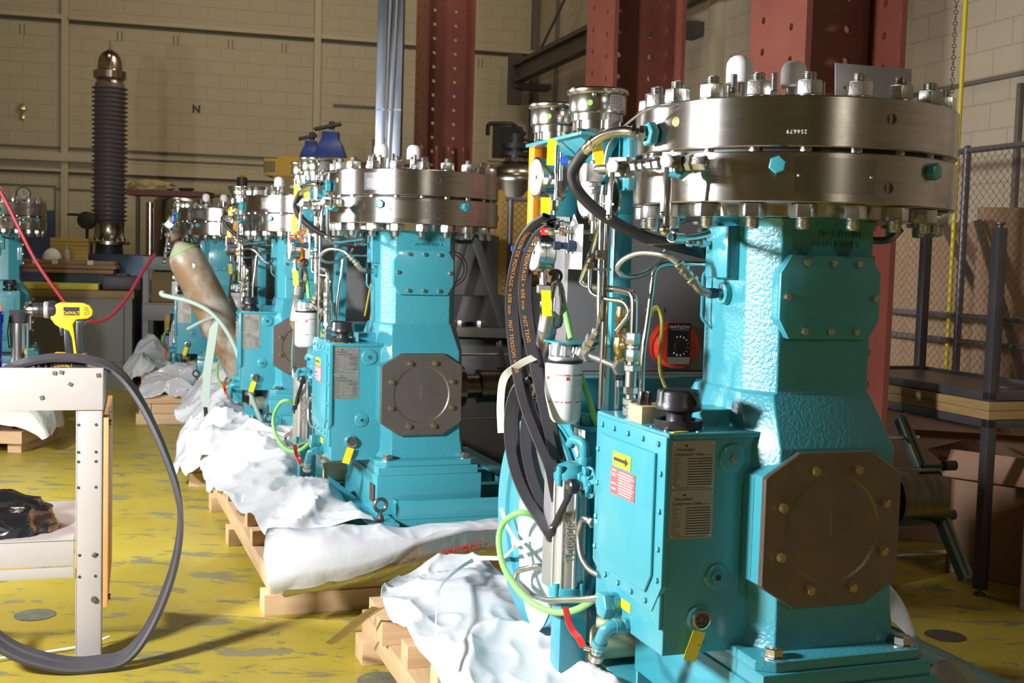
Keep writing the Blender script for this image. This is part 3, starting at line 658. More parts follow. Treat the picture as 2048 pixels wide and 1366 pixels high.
    s = MB(); s.cyl((-.395, .90, 1.455), (-.385, .90, 1.49), .02, 10, .012); s.torus((-.385, .90, 1.475), (0, 1, .3), .02, .005, 16, 6); s.build('pipe_clip', mat('bronze_clip', (.13, .075, .05), .5, .6), T)
    ax0, ax1 = V((-.408, .875, 1.365)), V((-.424, .925, 1.145)); d = ax1-ax0
    s = MB(); s.lathe([(.012, -.012), (.028, 0), (.0285, .05), (.030, .052), (.0295, .056), (.0285, .06), (.0285, d.length-.045), (.030, d.length-.042), (.0285, d.length-.038), (.027, d.length-.015), (.018, d.length-.003), (.008, d.length+.006)], ax0, d, 36); s.cyl(ax0+d*.45, (-.36, .86, 1.262), .008); s.build('separator_bottle', M['inoxm'], T, label='slanted stainless separator bottle')
    s = MB(); s.tube([ax1, (-.421, .96, 1.09), (-.41, 1.053, 1.012), (-.40, 1.10, .918), (-.394, 1.08, .862), (-.394, 1.02, .853), (-.394, .985, .852)], .0085, 14, .05)
    s.tube([(-.394, .985, .852), (-.394, .955, .852), (-.37, .935, .856)], .0135, 14, .02); s.hexn((-.394, 1.0, .852), (0, -1, 0), .034, .014); s.hexn((-.37, .935, .857), (.6, -.3, 0), .036, .014); s.build('bottle_drain_pipe', M['inoxm'], T)
    # braided capillary coil
    s = MB(); P = []
    for k in range(90):
        a = k*2*PI/22; rr = .055+.004*math.sin(k*.7); P.append((-.40+.004*k/22, .86+rr*math.cos(a)*.8, 1.395+.075*math.sin(a)*.9 + .002*math.sin(k)))
    s.sweep(P, [(.0028*math.cos(2*PI*k/6), .0028*math.sin(2*PI*k/6)) for k in range(6)]); s.build('capillary_coil', mat('braid_dark', (.25, .22, .19), .35, .9), T)
    # yellow tags
    def ytag(c, u, v, w=.028, h=.075, txt=True):
        u = V(u).normalized(); v = V(v).normalized(); s = MB(); s.prism([(-w/2, -h/2), (w/2, -h/2), (w/2, h/2), (-w/2, h/2)], c, u, v, .001); o = s.build('valve_label_tag', M['yellow'], T, label='yellow valve tag')
        return o
    ytag((-.445, .80, 1.83), (.95, -.3, 0), (.02, 0, 1)); ytag((-.452, .82, 1.665), (.95, -.3, 0), (-.02, 0, 1)); ytag((-.44, .82, 1.40), (.95, -.3, 0), (-.08, 0, 1)); ytag((-.462, .42, 1.79), (.95, -.3, .0), (-.35, 0, 1), h=.06)
    ytag((-.36, .56, 1.235), (.3, .95, 0), (.0, 0, 1), w=.010, h=.06)
    # filter
    s = MB(); s.lathe([(.050, .0), (.054, .006), (.054, .158), (.050, .170), (.040, .177), (0, .178)], (-.388, .80, 1.232), (0, 0, -1), 48); fo = s.build('oil_filter', M['white'], T, label='white spin-on oil filter')
    s = MB(); s.lathe([(.0535, 0), (.0545, .002), (.0545, .008), (.05, .009)], (-.388, .80, 1.230), (0, 0, 1), 48); s.build('filter_seal', M['black'], fo)
    fh = MB(); fh.lathe([(.047, 0), (.047, .01), (.040, .014), (.036, .05)], (-.388, .80, 1.238), (0, 0, 1), 32); fh.box((-.385, .80, 1.268), (.07, .06, .036))
    for k in range(10):
        a = 2*PI*k/10; fh.box((-.388+.040*math.cos(a), .80+.040*math.sin(a), 1.262), (.010, .005, .036), rz=a)
    fh.build('filter_head', M['alu'], fo, bev=.0015)
    def fp(x, y, z, a0, z0): a = a0 + x/.054; return V((-.388+(.0543+z)*math.cos(a), .80+(.0543+z)*math.sin(a), z0+y))
    pr = MB()
    for aa in (-152, -85, -15):
        text_into(pr, 'INTERNATIONAL', .0078, lambda x, y, z: fp(x, y, z, R_(aa), 1.197), M['rink'], ext=.0002)
        for k in range(3): fpv = [fp(x, y, .0002, R_(aa-18)+0, 1.183) for x, y in ((0, 0), (.010, 0), (.010, .009), (0, .009))]
        pr.b.faces.new([pr.b.verts.new(v) for v in fpv])
        for k, (xx, w_) in enumerate(((0, .008), (.022, .012), (.040, .005), (.052, .010))):
            pr.b.faces.new([pr.b.verts.new(fp(x, y, .0002, R_(aa-8), 1.118)) for x, y in ((xx, 0), (xx+w_, .001), (xx+w_, .0045), (xx, .003))])
    pr.build('brand_print', M['rink'], fo)
    pr = MB()
    for aa in (-140, -72, -5):
        for k in range(16):
            if k in (7, 8): continue
            w_ = random.uniform(.02, .038); pr.b.faces.new([pr.b.verts.new(fp(x, y, .0002, R_(aa), 1.183-k*.0037)) for x, y in ((0, 0), (w_/2, 0), (w_, 0), (w_, .0009), (w_/2, .0009), (0, .0009))])
    pr.build('small_print', mat('grey_ink', (.42, .36, .36), .6), fo)
    s = MB(); s.bb(-.43, -.29, .74, .86, 1.286, 1.292); s.build('filter_bracket', M['teal'], T, bev=.001)
    s = MB(); fitting(s, [(-.36, .78, 1.268), (-.37, .685, 1.266)], .013, [(0, .25, .036), (.3, .55, .032), (.6, .95, .036)])
    fitting(s, [(-.372, .685, 1.266), (-.372, .60, 1.34)], .010, [(.2, .42, .032), (.46, .7, .034), (.78, .95, .022)]); s.tube([(-.372, .60, 1.34), (-.39, .551, 1.37), (-.39, .558, 1.53)], .006, 10, .02)
    s.tube([(-.37, .68, 1.265), (-.368, .46, 1.248)], .0085, 14, 0); s.hexn((-.37, .67, 1.264), (0, -1, -.07), .036, .018); s.hexn((-.368, .465, 1.248), (0, -1, -.07), .036, .018); s.build('filter_pipe', M['inoxm'], T)
    # risers
    s = MB(); s.tube([(-.365, .60, 1.73), (-.365, .63, 1.60), (-.365, .693, 1.527), (-.365, .745, 1.465), (-.365, .71, 1.453), (-.365, .477, 1.451), (-.365, .39, 1.445), (-.365, .385, 1.40), (-.365, .385, 1.345)], .0095, 16, .035, 8); s.build('oil_delivery_pipe', M['inox'], T, label='bent stainless oil pipe')
    s = MB(); s.cyl((-.37, .56, 1.125), (-.37, .56, 1.70), .0095, 16); s.build('oil_riser_pipe', M['inox'], T)
    s = MB(); s.cyl((-.39, .557, 1.53), (-.39, .56, 1.70), .0055, 12); s.hexn((-.39, .557, 1.53), (0, 0, 1), .024, .025); s.cyl((-.39, .557, 1.40), (-.39, .557, 1.53), .0065)
    s.bb(-.40, -.36, .55, .575, 1.50, 1.506); s.bb(-.40, -.36, .548, .575, 1.675, 1.68)
    s.tube([(-.40, .60, 1.50), (-.40, .60, 1.44), (-.38, .56, 1.425), (-.34, .50, 1.42), (-.33, .48, 1.39), (-.35, .52, 1.34)], .0065, 12, .02); s.hexn((-.40, .60, 1.50), (0, 0, 1), .02, .02); s.hexn((-.40, .60, 1.53), (0, 0, 1), .016, .016); s.build('gauge_pipes', M['inox'], T)
    s = MB(); fitting(s, [(-.365, .385, 1.345), (-.365, .392, 1.127)], .011, [(0, .14, .034), (.15, .19, .028), (.2, .34, .031), (.38, .46, .036), (.78, .86, .036), (.88, .99, .034)])
    s.cyl((-.365, .39, 1.262), (-.365, .39, 1.205), .0145, 18); s.hexn((-.365, .39, 1.205), (0, 0, -1), .032, .02); s.build('tee_fittings', M['inoxm'], T)
    s = MB(); s.tube([(-.10, .456, 1.524), (-.245, .456, 1.524), (-.278, .456, 1.510), (-.290, .456, 1.38), (-.302, .456, 1.29), (-.302, .456, 1.127)], .0078, 14, .04, 8); s.build('return_pipe', M['inox'], T)
    s = MB(); s.tube([(-.365, .445, 1.335), (-.345, .445, 1.32), (-.335, .44, 1.28), (-.335, .44, 1.13)], .006, 12, .02)
    for z in (1.14, 1.165, 1.20): s.hexn((-.34, .44, z), (0, 0, 1), .02, .014)
    s.cyl((-.33, .55, 1.125), (-.33, .55, 1.26), .0065); s.build('bypass_pipe', M['inox'], T)
    rv = MB(); bx, by = -.335, .525
    rv.lathe([(.017, 1.405), (.017, 1.378), (.0155, 1.376)][::-1], (bx, by, 0), (0, 0, 1), 20); rv.hexn((bx, by, 1.364), (0, 0, 1), .034, .012); rv.hexn((bx, by, 1.352), (0, 0, 1), .028, .011); rv.hexn((bx, by, 1.328), (0, 0, 1), .032, .023)
    rv.lathe([(.012, 1.27), (.019, 1.285), (.021, 1.305), (.018, 1.322), (.013, 1.328)], (bx, by, 0), (0, 0, 1), 20); rv.hexn((bx, by, 1.252), (0, 0, 1), .032, .02); rv.cyl((bx, by, 1.30), (bx-.005, by-.05, 1.305), .010); rvo = rv.build('relief_valve', M['brass'], T, bev=.0006, label='brass relief valve')
    s = MB(); s.cyl((bx, by, 1.19), (bx, by, 1.252), .009); s.hexn((bx, by, 1.236), (0, 0, 1), .022, .014); s.build('valve_nipple', M['zinc'], rvo); s = MB(); s.hexn((bx, by, 1.208), (0, 0, 1), .032, .024); s.build('valve_socket', M['black'], rvo)
    s = MB(); s.torus((bx+.005, by, 1.418), (0, 1, 0), .008, .0008, 14, 5); s.torus((bx-.006, by, 1.412), (.5, 1, 0), .006, .0008, 14, 5); s.build('seal_wire', M['inox'], rvo)
    # probe
    s = MB(); s.cyl((-.406, .32, 1.567), (-.254, .32, 1.577), .0022, 8); fitting(s, [(-.256, .32, 1.577), (-.205, .32, 1.577)], .006, [(0, .28, .018), (.32, .62, .013), (.66, .98, .018)]); s.cyl((-.21, .32, 1.577), (-.15, .32, 1.577), .006); s.build('temperature_probe', M['inox'], T)
    # braided hose loop
    s = MB(); s.lathe([(.0, 0), (.012, 0), (.012, .016), (.009, .017), (.009, .03)], (-.172, .287, 1.452), (-1, 0, 0), 16); s.hexn((-.188, .287, 1.452), (-1, 0, 0), .026, .02); s.build('hose_union', M['bluep'], T)
    s = MB(); s.tube([(-.205, .287, 1.453), (-.228, .289, 1.456), (-.252, .292, 1.486)], .0115, 14, .012); fitting(s, [(-.245, .291, 1.478), (-.288, .300, 1.525)], .009, [(.0, .2, .026), (.25, .5, .021), (.55, .72, .026), (.78, 1, .022)])
    s.cyl((-.288, .30, 1.525), (-.305, .312, 1.54), .0095); s.build('hose_coupling', M['inoxm'], T)
    P = catmull([(-.300, .31, 1.537), (-.325, .33, 1.546), (-.357, .38, 1.548), (-.382, .42, 1.531), (-.386, .45, 1.505), (-.352, .47, 1.486), (-.284, .50, 1.496), (-.231, .52, 1.532), (-.206, .52, 1.58), (-.198, .5, 1.63), (-.10, .5, 1.66)], 8)
    s = MB(); s.sweep(P, [(.0075*math.cos(2*PI*k/12), .0075*math.sin(2*PI*k/12)) for k in range(12)]); s.build('braided_hose', M['inoxm'], T, label='braided stainless hose loop')
    # ---- rear: cabinet, thermostat, motor, heat exchanger -----------------
    s = MB(); s.bb(-.265, .42, 1.10, 1.22, 1.175, 1.70); so = s.build('control_enclosure', M['grey'], T, bev=.004)
    s = MB(); s.bb(-.275, .45, 1.08, 1.23, 1.165, 1.173); s.build('enclosure_lip', M['plate'], so)
    s = MB(); s.bb(-.27, .42, .98, 1.2, 1.03, 1.164); s.bb(-.34, -.12, .80, 1.02, .60, 1.03); s.bb(-.10, .42, 1.1, 1.6, .37, 1.03); s.build('motor_mount', M['teal'], T, bev=.003)
    s = MB()
    for y in (.76, .80): s.hexn((-.30, y+.05, 1.045), (0, 0, 1), .034, .03)
    s.bb(-.34, -.24, .77, .97, 1.03, 1.045); s.each('mount_clamp', M['teal'], T)
    tm = MB(); tm.lathe([(.0, 0), (.073, 0), (.075, .004), (.075, .06), (.071, .066), (.055, .068), (0, .068)], (.10, 1.10, 1.262), (0, -1, 0), 48); to = tm.build('thermostat_housing', M['thermo'], T, label='round red thermostat housing')
    s = MB(); s.bb(.058, .138, 1.0285, 1.0325, 1.205, 1.335); s.lathe([(.022, 0), (.020, .016), (0, .018)], (.10, 1.0285, 1.262), (0, -1, 0), 28); s.build('thermostat_face', M['black'], to)
    s = MB(); s.bb(.059, .137, 1.0275, 1.029, 1.203, 1.226); s.build('rating_strip', M['alu'], to)
    text('WATLOW', .0145, M['paint'], to, (.098, 1.0275, 1.322), (1, 0, 0), (0, 0, 1), align='CENTER', ext=.0002, squeeze=1.1)
    s = MB()
    for k in range(11):
        a = R_(110-k*24); s.box((.10+.030*math.cos(a), 1.0275, 1.262+.030*math.sin(a)), (.004, .001, .006), rot=Matrix.Rotation(-(a-PI/2), 3, 'Y'))
    s.bb(.066, .132, 1.0272, 1.0276, 1.313, 1.3138); s.build('scale_marks', M['paint'], to)
    s = MB(); s.bb(.005, .075, 1.0985, 1.0995, 1.366, 1.380); s.build('small_notice', M['greyp'], so); text('SET @ 100°F', .009, M['ptfe'], so, (.008, 1.098, 1.373), (1, 0, 0), (0, 0, 1), ext=.0002)
    s = MB(); P = catmull([(-.02, 1.08, 1.20), (.0, 1.02, 1.38), (.02, 1.0, 1.34), (-.03, .9, 1.20), (-.06, .75, 1.12), (-.10, .6, 1.07)], 8); s.sweep(P, [(.006*math.cos(2*PI*k/8), .006*math.sin(2*PI*k/8)) for k in range(8)]); s.build('earth_cable', mat('yellow_green_cable', (.62, .55, .08), .45), T, label='yellow and green earth cable')
    # heat exchanger
    hx, hy = -.404, .68
    s = MB(); s.lathe([(.0455, .605), (.0455, .925)], (hx, hy, 0), (0, 0, 1), 40)
    for a in range(0, 360, 45): s.cyl((hx+.0452*math.cos(R_(a)), hy+.0452*math.sin(R_(a)), .61), (hx+.0452*math.cos(R_(a)), hy+.0452*math.sin(R_(a)), .92), .006, 10)
    s.bb(hx-.05, hx-.03, hy+.02, hy+.075, .60, .93); ho = s.build('heat_exchanger', M['alu'], T, label='aluminium heat exchanger tube')
    s = MB(); s.lathe([(.053, .915), (.054, .918), (.054, .933), (.046, .94), (.038, .955), (.015, .962), (0, .963)], (hx, hy, 0), (0, 0, 1), 32); s.lathe([(.05, .578), (.053, .58), (.053, .61), (.048, .612)], (hx, hy, 0), (0, 0, 1), 32)
    for a in (30, 120, 210, 300):
        s.cyl((hx+.05*math.cos(R_(a)), hy+.05*math.sin(R_(a)), .90), (hx+.05*math.cos(R_(a)), hy+.05*math.sin(R_(a)), .955), .010, 12); s.cyl((hx+.05*math.cos(R_(a)), hy+.05*math.sin(R_(a)), .575), (hx+.05*math.cos(R_(a)), hy+.05*math.sin(R_(a)), .625), .010, 12)
    s.cyl((hx+.035, hy-.01, .94), (hx+.035, hy-.01, .975), .022, 20); s.tube([(hx+.035, hy-.01, .96), (hx+.035, hy-.01, 1.015), (hx+.015, hy+.03, 1.02), (hx+.01, hy+.04, 1.0)], .0145, 14, .03)
    s.bb(hx-.03, hx+.05, hy-.03, hy+.04, .37, .576)
    s.each('exchanger_head', M['teal'], ho, bev=.0015)
    text('THERMEX', .034, M['plate'], ho, (hx-.0195, hy-.0475, .690), (0, 0, 1), (-.9, .45, 0), ext=.002, squeeze=.9)
    s = MB()
    for a in (20, 110, 200, 290): s.cyl((-.405, .563+.030*math.cos(R_(a)), .924+.034*math.sin(R_(a))), (-.418, .563+.030*math.cos(R_(a)), .924+.034*math.sin(R_(a))), .010, 12)
    s.lathe([(.044, 0), (.044, .006), (.024, .012), (.020, .024)], (-.392, .563, .924), (-1, 0, 0), 28)
    for a in range(0, 180, 36): s.box((-.405, .563, .924), (.014, .078, .005), rot=Matrix.Rotation(R_(a), 3, 'X'))
    s.build('shaft_boss', M['teal'], T, bev=.001)
    s = MB(); s.lathe([(.017, 0), (.021, .004), (.021, .022), (.016, .026)], (-.428, .578, .912), (-1, 0, 0), 24); s.sweep([(-.440, .585, .905), (-.444, .60, .875), (-.452, .64, .82), (-.452, .672, .785)], [(.009*math.cos(2*PI*k/12), .009*math.sin(2*PI*k/12)) for k in range(12)])
    g_ = bmesh.ops.create_uvsphere(s.b, u_segments=20, v_segments=12, radius=.02); q_ = Matrix.Rotation(R_(38), 3, 'X')
    for v in g_['verts']: v.co = q_ @ V((v.co.x*.85, v.co.y*.85, v.co.z*1.75)) + V((-.452, .692, .758))
    s.build('crank_handle', M['black'], T, label='black crank handle with oval grip'); s = MB(); s.lathe([(.007, 0), (.006, .003), (0, .004)], (-.454, .578, .912), (-1, 0, 0), 14); s.build('handle_screw', M['zinc'], T)
    # low pipes
    s = MB(); s.tube([(-.385, .80, .628), (-.42, .86, .62), (-.455, .955, .582), (-.462, .955, .556), (-.462, .80, .549), (-.458, .69, .566), (-.435, .50, .62), (-.40, .40, .655)], .0088, 14, .03)
    s.hexn((-.39, .81, .627), (-.5, .8, -.1), .034, .016); s.hexn((-.404, .833, .624), (-.5, .8, -.1), .030, .014); s.build('cooler_pipe', M['inoxm'], T)
    s = MB(); s.tube([(-.37, .515, .822), (-.40, .54, .822), (-.402, .59, .822), (-.402, .618, .78), (-.402, .60, .715), (-.402, .53, .69), (-.395, .48, .69)], .0085, 14, .03); s.hexn((-.40, .53, .822), (0, -1, 0), .026, .014); s.build('side_loop_pipe', M['inoxm'], T)
    P = catmull([(-.36, .957, .655), (-.38, .931, .716), (-.44, .904, .766), (-.48, .925, .763), (-.50, .979, .719), (-.52, .948, .672), (-.52, .886, .606), (-.50, .762, .558), (-.47, .64, .551), (-.44, .532, .583), (-.405, .443, .647)], 8)
    s = MB(); s.sweep(P, [(.0095*math.cos(2*PI*k/12), .0095*math.sin(2*PI*k/12)) for k in range(12)]); s.build('green_hose', M['green'], T, label='light green hose')
    s = MB(); s.tube([(-.38, .87, 1.445), (-.38, .857, 1.43), (-.38, .825, 1.38), (-.38, .77, 1.30)], .009, 12, .02); s.tube([(-.34, .82, 1.22), (-.32, .80, 1.16), (-.31, .778, 1.11), (-.29, .772, 1.05)], .009, 12, .03); s.build('green_hose', M['green'], T, label='light green hose')
    s = MB(); s.tube([(-.36, 1.05, .75), (-.37, 1.033, .717), (-.38, .948, .659), (-.385, .888, .60)], .0055, 10, .03); s.build('earth_cable', MATS['yellow_green_cable'], T)
    s = MB(); s.cyl((-.06, .70, .43), (-.30, .70, .43), .05, 24); s.cyl((-.3, .62, .50), (-.3, .62, .56), .035, 20); s.build('oil_pump', mat('cream_pump', (.50, .48, .30), .5), T)
    # ---- right side: shaft end and bracket --------------------------------
    s = MB(); s.lathe([(.10, .22), (.10, .28), (.06, .285), (.06, .36), (.082, .362), (.082, .505), (.078, .509), (.03, .51)], (0, .29, .905), (1, 0, 0), 44); s.build('shaft_coupling', mat('oily_steel', (.22, .19, .15), .25, 1, var=.5, vscale=10, stretch=(4, 1, 1)), T)
    s = MB()
    for y, z in ((.262, .995), (.255, .86), (.36, .94)): s.cyl((.45, y, z), (.535, y, z), .006, 12); s.cyl((.522, y, z), (.558, y, z), .014, 16)
    s.each('coupling_screw', M['black'], T)
    s = MB(); d = V((0, -.29, -.37)).normalized(); s.box((.53, .315, .905), (.012, .052, .50), rot=Matrix.Rotation(math.atan2(.29, .37)*-1, 3, 'X')); s.box((.522, .30, .91), (.026, .010, .50), rot=Matrix.Rotation(-math.atan2(.29, .37), 3, 'X')); s.build('turning_bar', M['ral'], T, bev=.003, label='grey green bar bolted across the shaft end')
    s = MB()
    for y, z in ((.42, 1.048), (.262, .755)): s.cyl((.15, y, z), (.56, y, z), .006, 10)
    s.each('tie_rod', M['inoxm'], T)
    s = MB(); s.tube([(.20, .35, 1.62), (.26, .33, 1.60), (.30, .25, 1.60), (.31, .22, 1.63)], .010, 12, .03); s.build('vent_pipe', M['brass'] if False else M['inoxm'], T)
    s = MB()
    for rr in (.09, .075): s.torus((.24, .42, 1.47), (.2, 1, 0), rr, .0028, 28, 6)
    s.build('loose_cable', mat('dark_cable', (.10, .085, .075), .4), T)
    # bracket rods left of the casting
    s = MB(); s.tube([(-.158, .36, 1.36), (-.182, .365, 1.385), (-.182, .365, 1.50), (-.158, .36, 1.52)], .004, 8, .01); s.each('guard_rod', M['teal'], T)
    return T
POS = {1: (.7816, 2.787, .3356), 2: (-.3989, 5.3407, .3535), 3: (-1.4165, 7.975, .279), 4: (-2.617, 10.6665, .281), 5: (-4.376, 10.8, 1.92)}
base = make_machine()
V = Vector
def setup(T, k, label):
    T.location = (POS[k][0], POS[k][1], 0); T.rotation_euler = (0, 0, POS[k][2]); T['label'] = label; T['category'] = 'compressor'; T['group'] = 'turquoise compressors with round steel flange heads'
m1 = copy_tree(base)
setup(m1, 1, 'largest, nearest turquoise compressor with steel flange head, at the right of the picture')
# name plate on the upper flange of the others
s = MB(); secs = []
for k in range(17):
    a = R_(-138+20*k/16); c_, s_ = math.cos(a), math.sin(a); secs.append([V((.014+r*c_, .285+r*s_, z)) for r, z in ((.4, 1.812), (.4012, 1.812), (.4012, 1.888), (.4, 1.888))])
s.loft(secs); pl = s.build('maker_plate', mat('dark_engraved_plate', (.20, .18, .19), .3, .8), base, ang=30, label='dark engraved plate on the flange edge')
s = MB()
for j in range(7):
    for a in ((-136, -131), (-128, -121)):
        if j in (0, 1) and a[0] == -136: continue
        z = 1.876 - j*.0085; s.loft([[V((.014+r*math.cos(q), .285+r*math.sin(q), zz)) for r, zz in ((.4011, z-.0012), (.4016, z-.0012), (.4016, z+.0012), (.4011, z+.0012))] for q in [R_(a[0]+(a[1]-a[0])*t) for t in (0, .5, 1)]])
s.build('engraved_text_lines', M['plate'], pl)
setup(base, 2, 'second nearest turquoise compressor, fully visible in the middle of the row')
for k, l in ((3, 'third turquoise compressor in the row, partly hidden behind the second'), (4, 'farthest turquoise compressor of the row, behind the leaning gas cylinder'), (5, 'turquoise compressor at the left edge, beyond the tool cart')):
    setup(copy_tree(base), k, l)
# ---- extras of the nearest compressor
def gauge2(c, T):
    c = V(c); d = V((-1, -.04, 0)).normalized(); s = MB(); s.lathe([(.048, .045), (.053, .040), (.053, .012), (.057, .008), (.058, -.006), (.052, -.009), (.051, -.003), (0, -.003)], c, -d, 48)
    s.hexn(c+V((.02, 0, -.052)), (0, 0, -1), .026, .022); s.hexn(c+V((.02, 0, -.085)), (0, 0, -1), .020, .034); s.lathe([(.060, .062), (.070, .064), (.070, .070), (.055, .071)], c, -d, 40)
    go = s.build('pressure_gauge', M['inox'], T, ang=40, label='upper stainless dial gauge with white face'); s = MB(); s.cyl(c+d*.0032, c+d*.0042, .0505, 48); s.build('dial', M['dial'], go)
    u, v = V((0, 1, 0)), V((0, 0, 1)); s = MB()
    for k in range(46):
        a = R_(-45+270*k/45); e = -u*math.cos(a)+v*math.sin(a); L_ = .008 if k % 5 == 0 else .004; p = c+d*.0045+e*(.044-L_); q_ = c+d*.0045+e*.044; w = e.cross(d)*.0005; s.b.faces.new([s.b.verts.new(x) for x in (p-w, q_-w, q_+w, p+w)])
    s.build('dial_marks', M['dark'], go); e = V((0, .55, -.8)).normalized(); w = e.cross(d); s = MB(); s.b.faces.new([s.b.verts.new(c+d*.0052+x) for x in (-e*.010-w*.002, e*.038-w*.0004, e*.038+w*.0004, -e*.010+w*.002)]); s.cyl(c+d*.0045, c+d*.006, .005, 14); s.build('needle', M['dark'], go)
gauge2((-.459, .87, 1.762), m1); gauge2((-.372, .70, 1.700), m1)
s = MB()
prof = [(0, 0), (.10, 0), (.10, .012), (.24, .012), (.245, 0), (.32, 0), (.32, .012), (.31, .018), (.32, .026), (.32, .038), (.31, .044), (.32, .052), (.32, .064), (.31, .070), (.32, .078), (.32, .09), (0, .09)]
s.lathe(prof, (-.40, 1.0, .72), (1, 0, 0), 72); s.build('flywheel', M['teal'], m1, ang=30, label='large grooved turquoise flywheel')
s = MB(); s.prism([(.17*math.cos(R_(a))+(.0 if a % 40 else .01), .30*math.sin(R_(a))) for a in range(0, 360, 20)], (-.402, .93, .70), (0, 1, 0), (0, 0, 1), -.002); s.build('flywheel_film', M['film'], m1, label='whitish protective film on the flywheel')
s = MB(); s.bb(-.345, -.343, .73, .81, .93, 1.04); wl = s.build('instruction_sheet', M['paint'], m1, label='white printed instruction label')
s = MB()
for k in range(6): s.bb(-.3455, -.345, .745, .745+random.uniform(.03, .055), 1.02-k*.014, 1.021-k*.014)
s.build('printed_lines', M['dark'], wl)
s = MB(); s.bb(-.3455, -.345, .74, .755, .965, .98); s.build('warning_triangle', M['yellow'], wl)

def on1(p, k=1):
    x, y, a = POS[k]; return V((x + math.cos(a)*p[0] - math.sin(a)*p[1], y + math.sin(a)*p[0] + math.cos(a)*p[1], p[2]))
def local_thing(name, label, cat, k=1, group=None, o=(0, 0, 0)):
    t = thing(name, label, cat, on1(o, k), POS[k][2], group); return t
# wooden block with two dark slugs, resting on the gearbox of the nearest compressor
t = local_thing('wooden_block', 'small pine block resting on the nearest compressor beside the black breather', 'block', o=(-.35, .30, 1.126))
s = MB(); s.bb(-.038, .042, -.03, .05, 0, .042); s.build('timber', M['wood'], t, bev=.001)
for x, y in ((-.022, .01), (-.004, .005)):
    t = local_thing('steel_key', 'short dark steel key standing on the small pine block', 'key', group='steel keys on the pine block', o=(-.35+x, .30+y, 1.168)); s = MB(); s.box((0, 0, .017), (.013, .018, .034), rot=Matrix.Rotation(.12, 3, 'Y')); s.build('bar', mat('key_steel', (.12, .10, .10), .35, .8), t, bev=.001)
s = MB(); o1 = on1((.134, .12, 1.964)); s.box((0, 0, 0), (.214, .003, .114)); o = s.build('aluminium_plate', mat('dull_aluminium', (.42, .43, .47), .42, .6), None, bev=.0005); o.location = o1; o.rotation_euler = (-.08, 0, POS[1][2]-.05)
tag(o, 'bright aluminium plate standing on top of the nearest compressor', 'plate')
s = MB()
for x in (-.08, .08): s.cyl((x, -.0012, -.002), (x, -.0022, -.002), .004, 14)
s.build('screw_hole', M['dark'], o)

# ------------------------------------------------------------------ pallets
def pallet(k, label):
    T = thing('pallet', label, 'pallet', (POS[k][0], POS[k][1], 0), POS[k][2], 'timber pallets under the compressors')
    def t(x0, x1, y0, y1, z0, z1, name, m, cut=0):
        s = MB(); s.bb(x0, x1, y0, y1, z0, z1); s.build(name, m, T, bev=.003)
    for y in (-.16, 1.09, 1.93): t(-.73, .83, y-.065, y+.065, 0, .09, 'bottom_runner', M['wood'])
    for x in (-.655, .05, .75): t(x-.05, x+.05, -.21, 2.0, .09, .175, 'long_bearer', M['woody'])
    for y in (-.17, 2.0-.06): t(-.60, .69, y-.045, y+.045, .092, .173, 'end_spacer', M['wood'])
    for y, w, z, dx in ((-.12, .09, .075, 0), (.34, .09, .07, -.01), (.74, .09, .075, .02), (1.10, .085, .072, .03), (1.36, .09, .075, 0), (1.60, .09, .085, -.03), (1.86, .09, .075, .0)): t(-.70+dx, .80, y-w/2, y+w/2, .175, .175+z, 'deck_timber', M['wood'])
    return T
for k, l in ((1, 'pine pallet under the nearest compressor, staggered timber ends at the bottom centre'), (2, 'pine pallet under the second nearest compressor'), (3, 'pine pallet under the third compressor of the row'), (4, 'pine pallet under the farthest compressor of the row'), (5, 'pallet under the compressor at the left edge')): pallet(k, l)

# ------------------------------------------------------------------ foil sheets
def cr(P, t):
    n = len(P)-1; x = min(max(t, 0), .99999)*n; i = int(x); f = x-i; a, b, c, d = P[max(i-1, 0)], P[i], P[min(i+1, n)], P[min(i+2, n)]
    return .5*((2*b)+(c-a)*f+(2*a-5*b+4*c-d)*f*f+(3*b-a-3*c+d)*f**3)
def sheet(name, label, cat, grid, k, m, amp=.03, nu=90, nv=60, seed=0, group=None, thick=.0015, edge=.02, freq=2.7, minz=.012):
    G = [[V(p) for p in row] for row in grid]; s = MB(); vs = []
    for i in range(nu+1):
        row = []
        for j in range(nv+1):
            u, v = i/nu, j/nv
            ed = edge*noise.noise(V((u*9+seed, v*9, 3.3)))
            col = [cr(r, min(max(v + (ed if j in (0, nv) else 0), 0), 1)) for r in G]; p = cr(col, min(max(u + (ed if i in (0, nu) else 0), 0), 1))
            q = p*freq + V((seed*7.1, 0, 0)); q.z *= .6
            a = noise.noise(q + V((0, 0, 1.7))*noise.noise(q*.6)); rdg = (1-abs(noise.noise(q*1.3+V((5, 2, 1)))*2))**2; r2 = (1-abs(noise.noise(q*2.9+V((1, 9, 4)))*2))**3
            w = V((noise.noise(q*.9+V((9, 0, 0))), noise.noise(q*.9+V((0, 7, 0))), 0))
            p = p + V((0, 0, 1))*amp*(a*.8 + rdg*.75 + r2*.20 - .3) + w*amp*.9
            p.z = max(p.z, minz + .004*abs(a)); row.append(s.b.verts.new(p))
        vs.append(row)
    for i in range(nu):
        for j in range(nv): s.b.faces.new((vs[i][j], vs[i+1][j], vs[i+1][j+1], vs[i][j+1]))
    me = s.mesh(name, m, ang=50)
    o = place(name, me); x, y, a = POS[k] if k else (0, 0, 0); o.location = (x, y, 0); o.rotation_euler = (0, 0, a)
    md = o.modifiers.new('s', 'SOLIDIFY'); md.thickness = thick
    tag(o, label, cat, group); return o
GR = 'foil packing sheets folded down around the compressors'
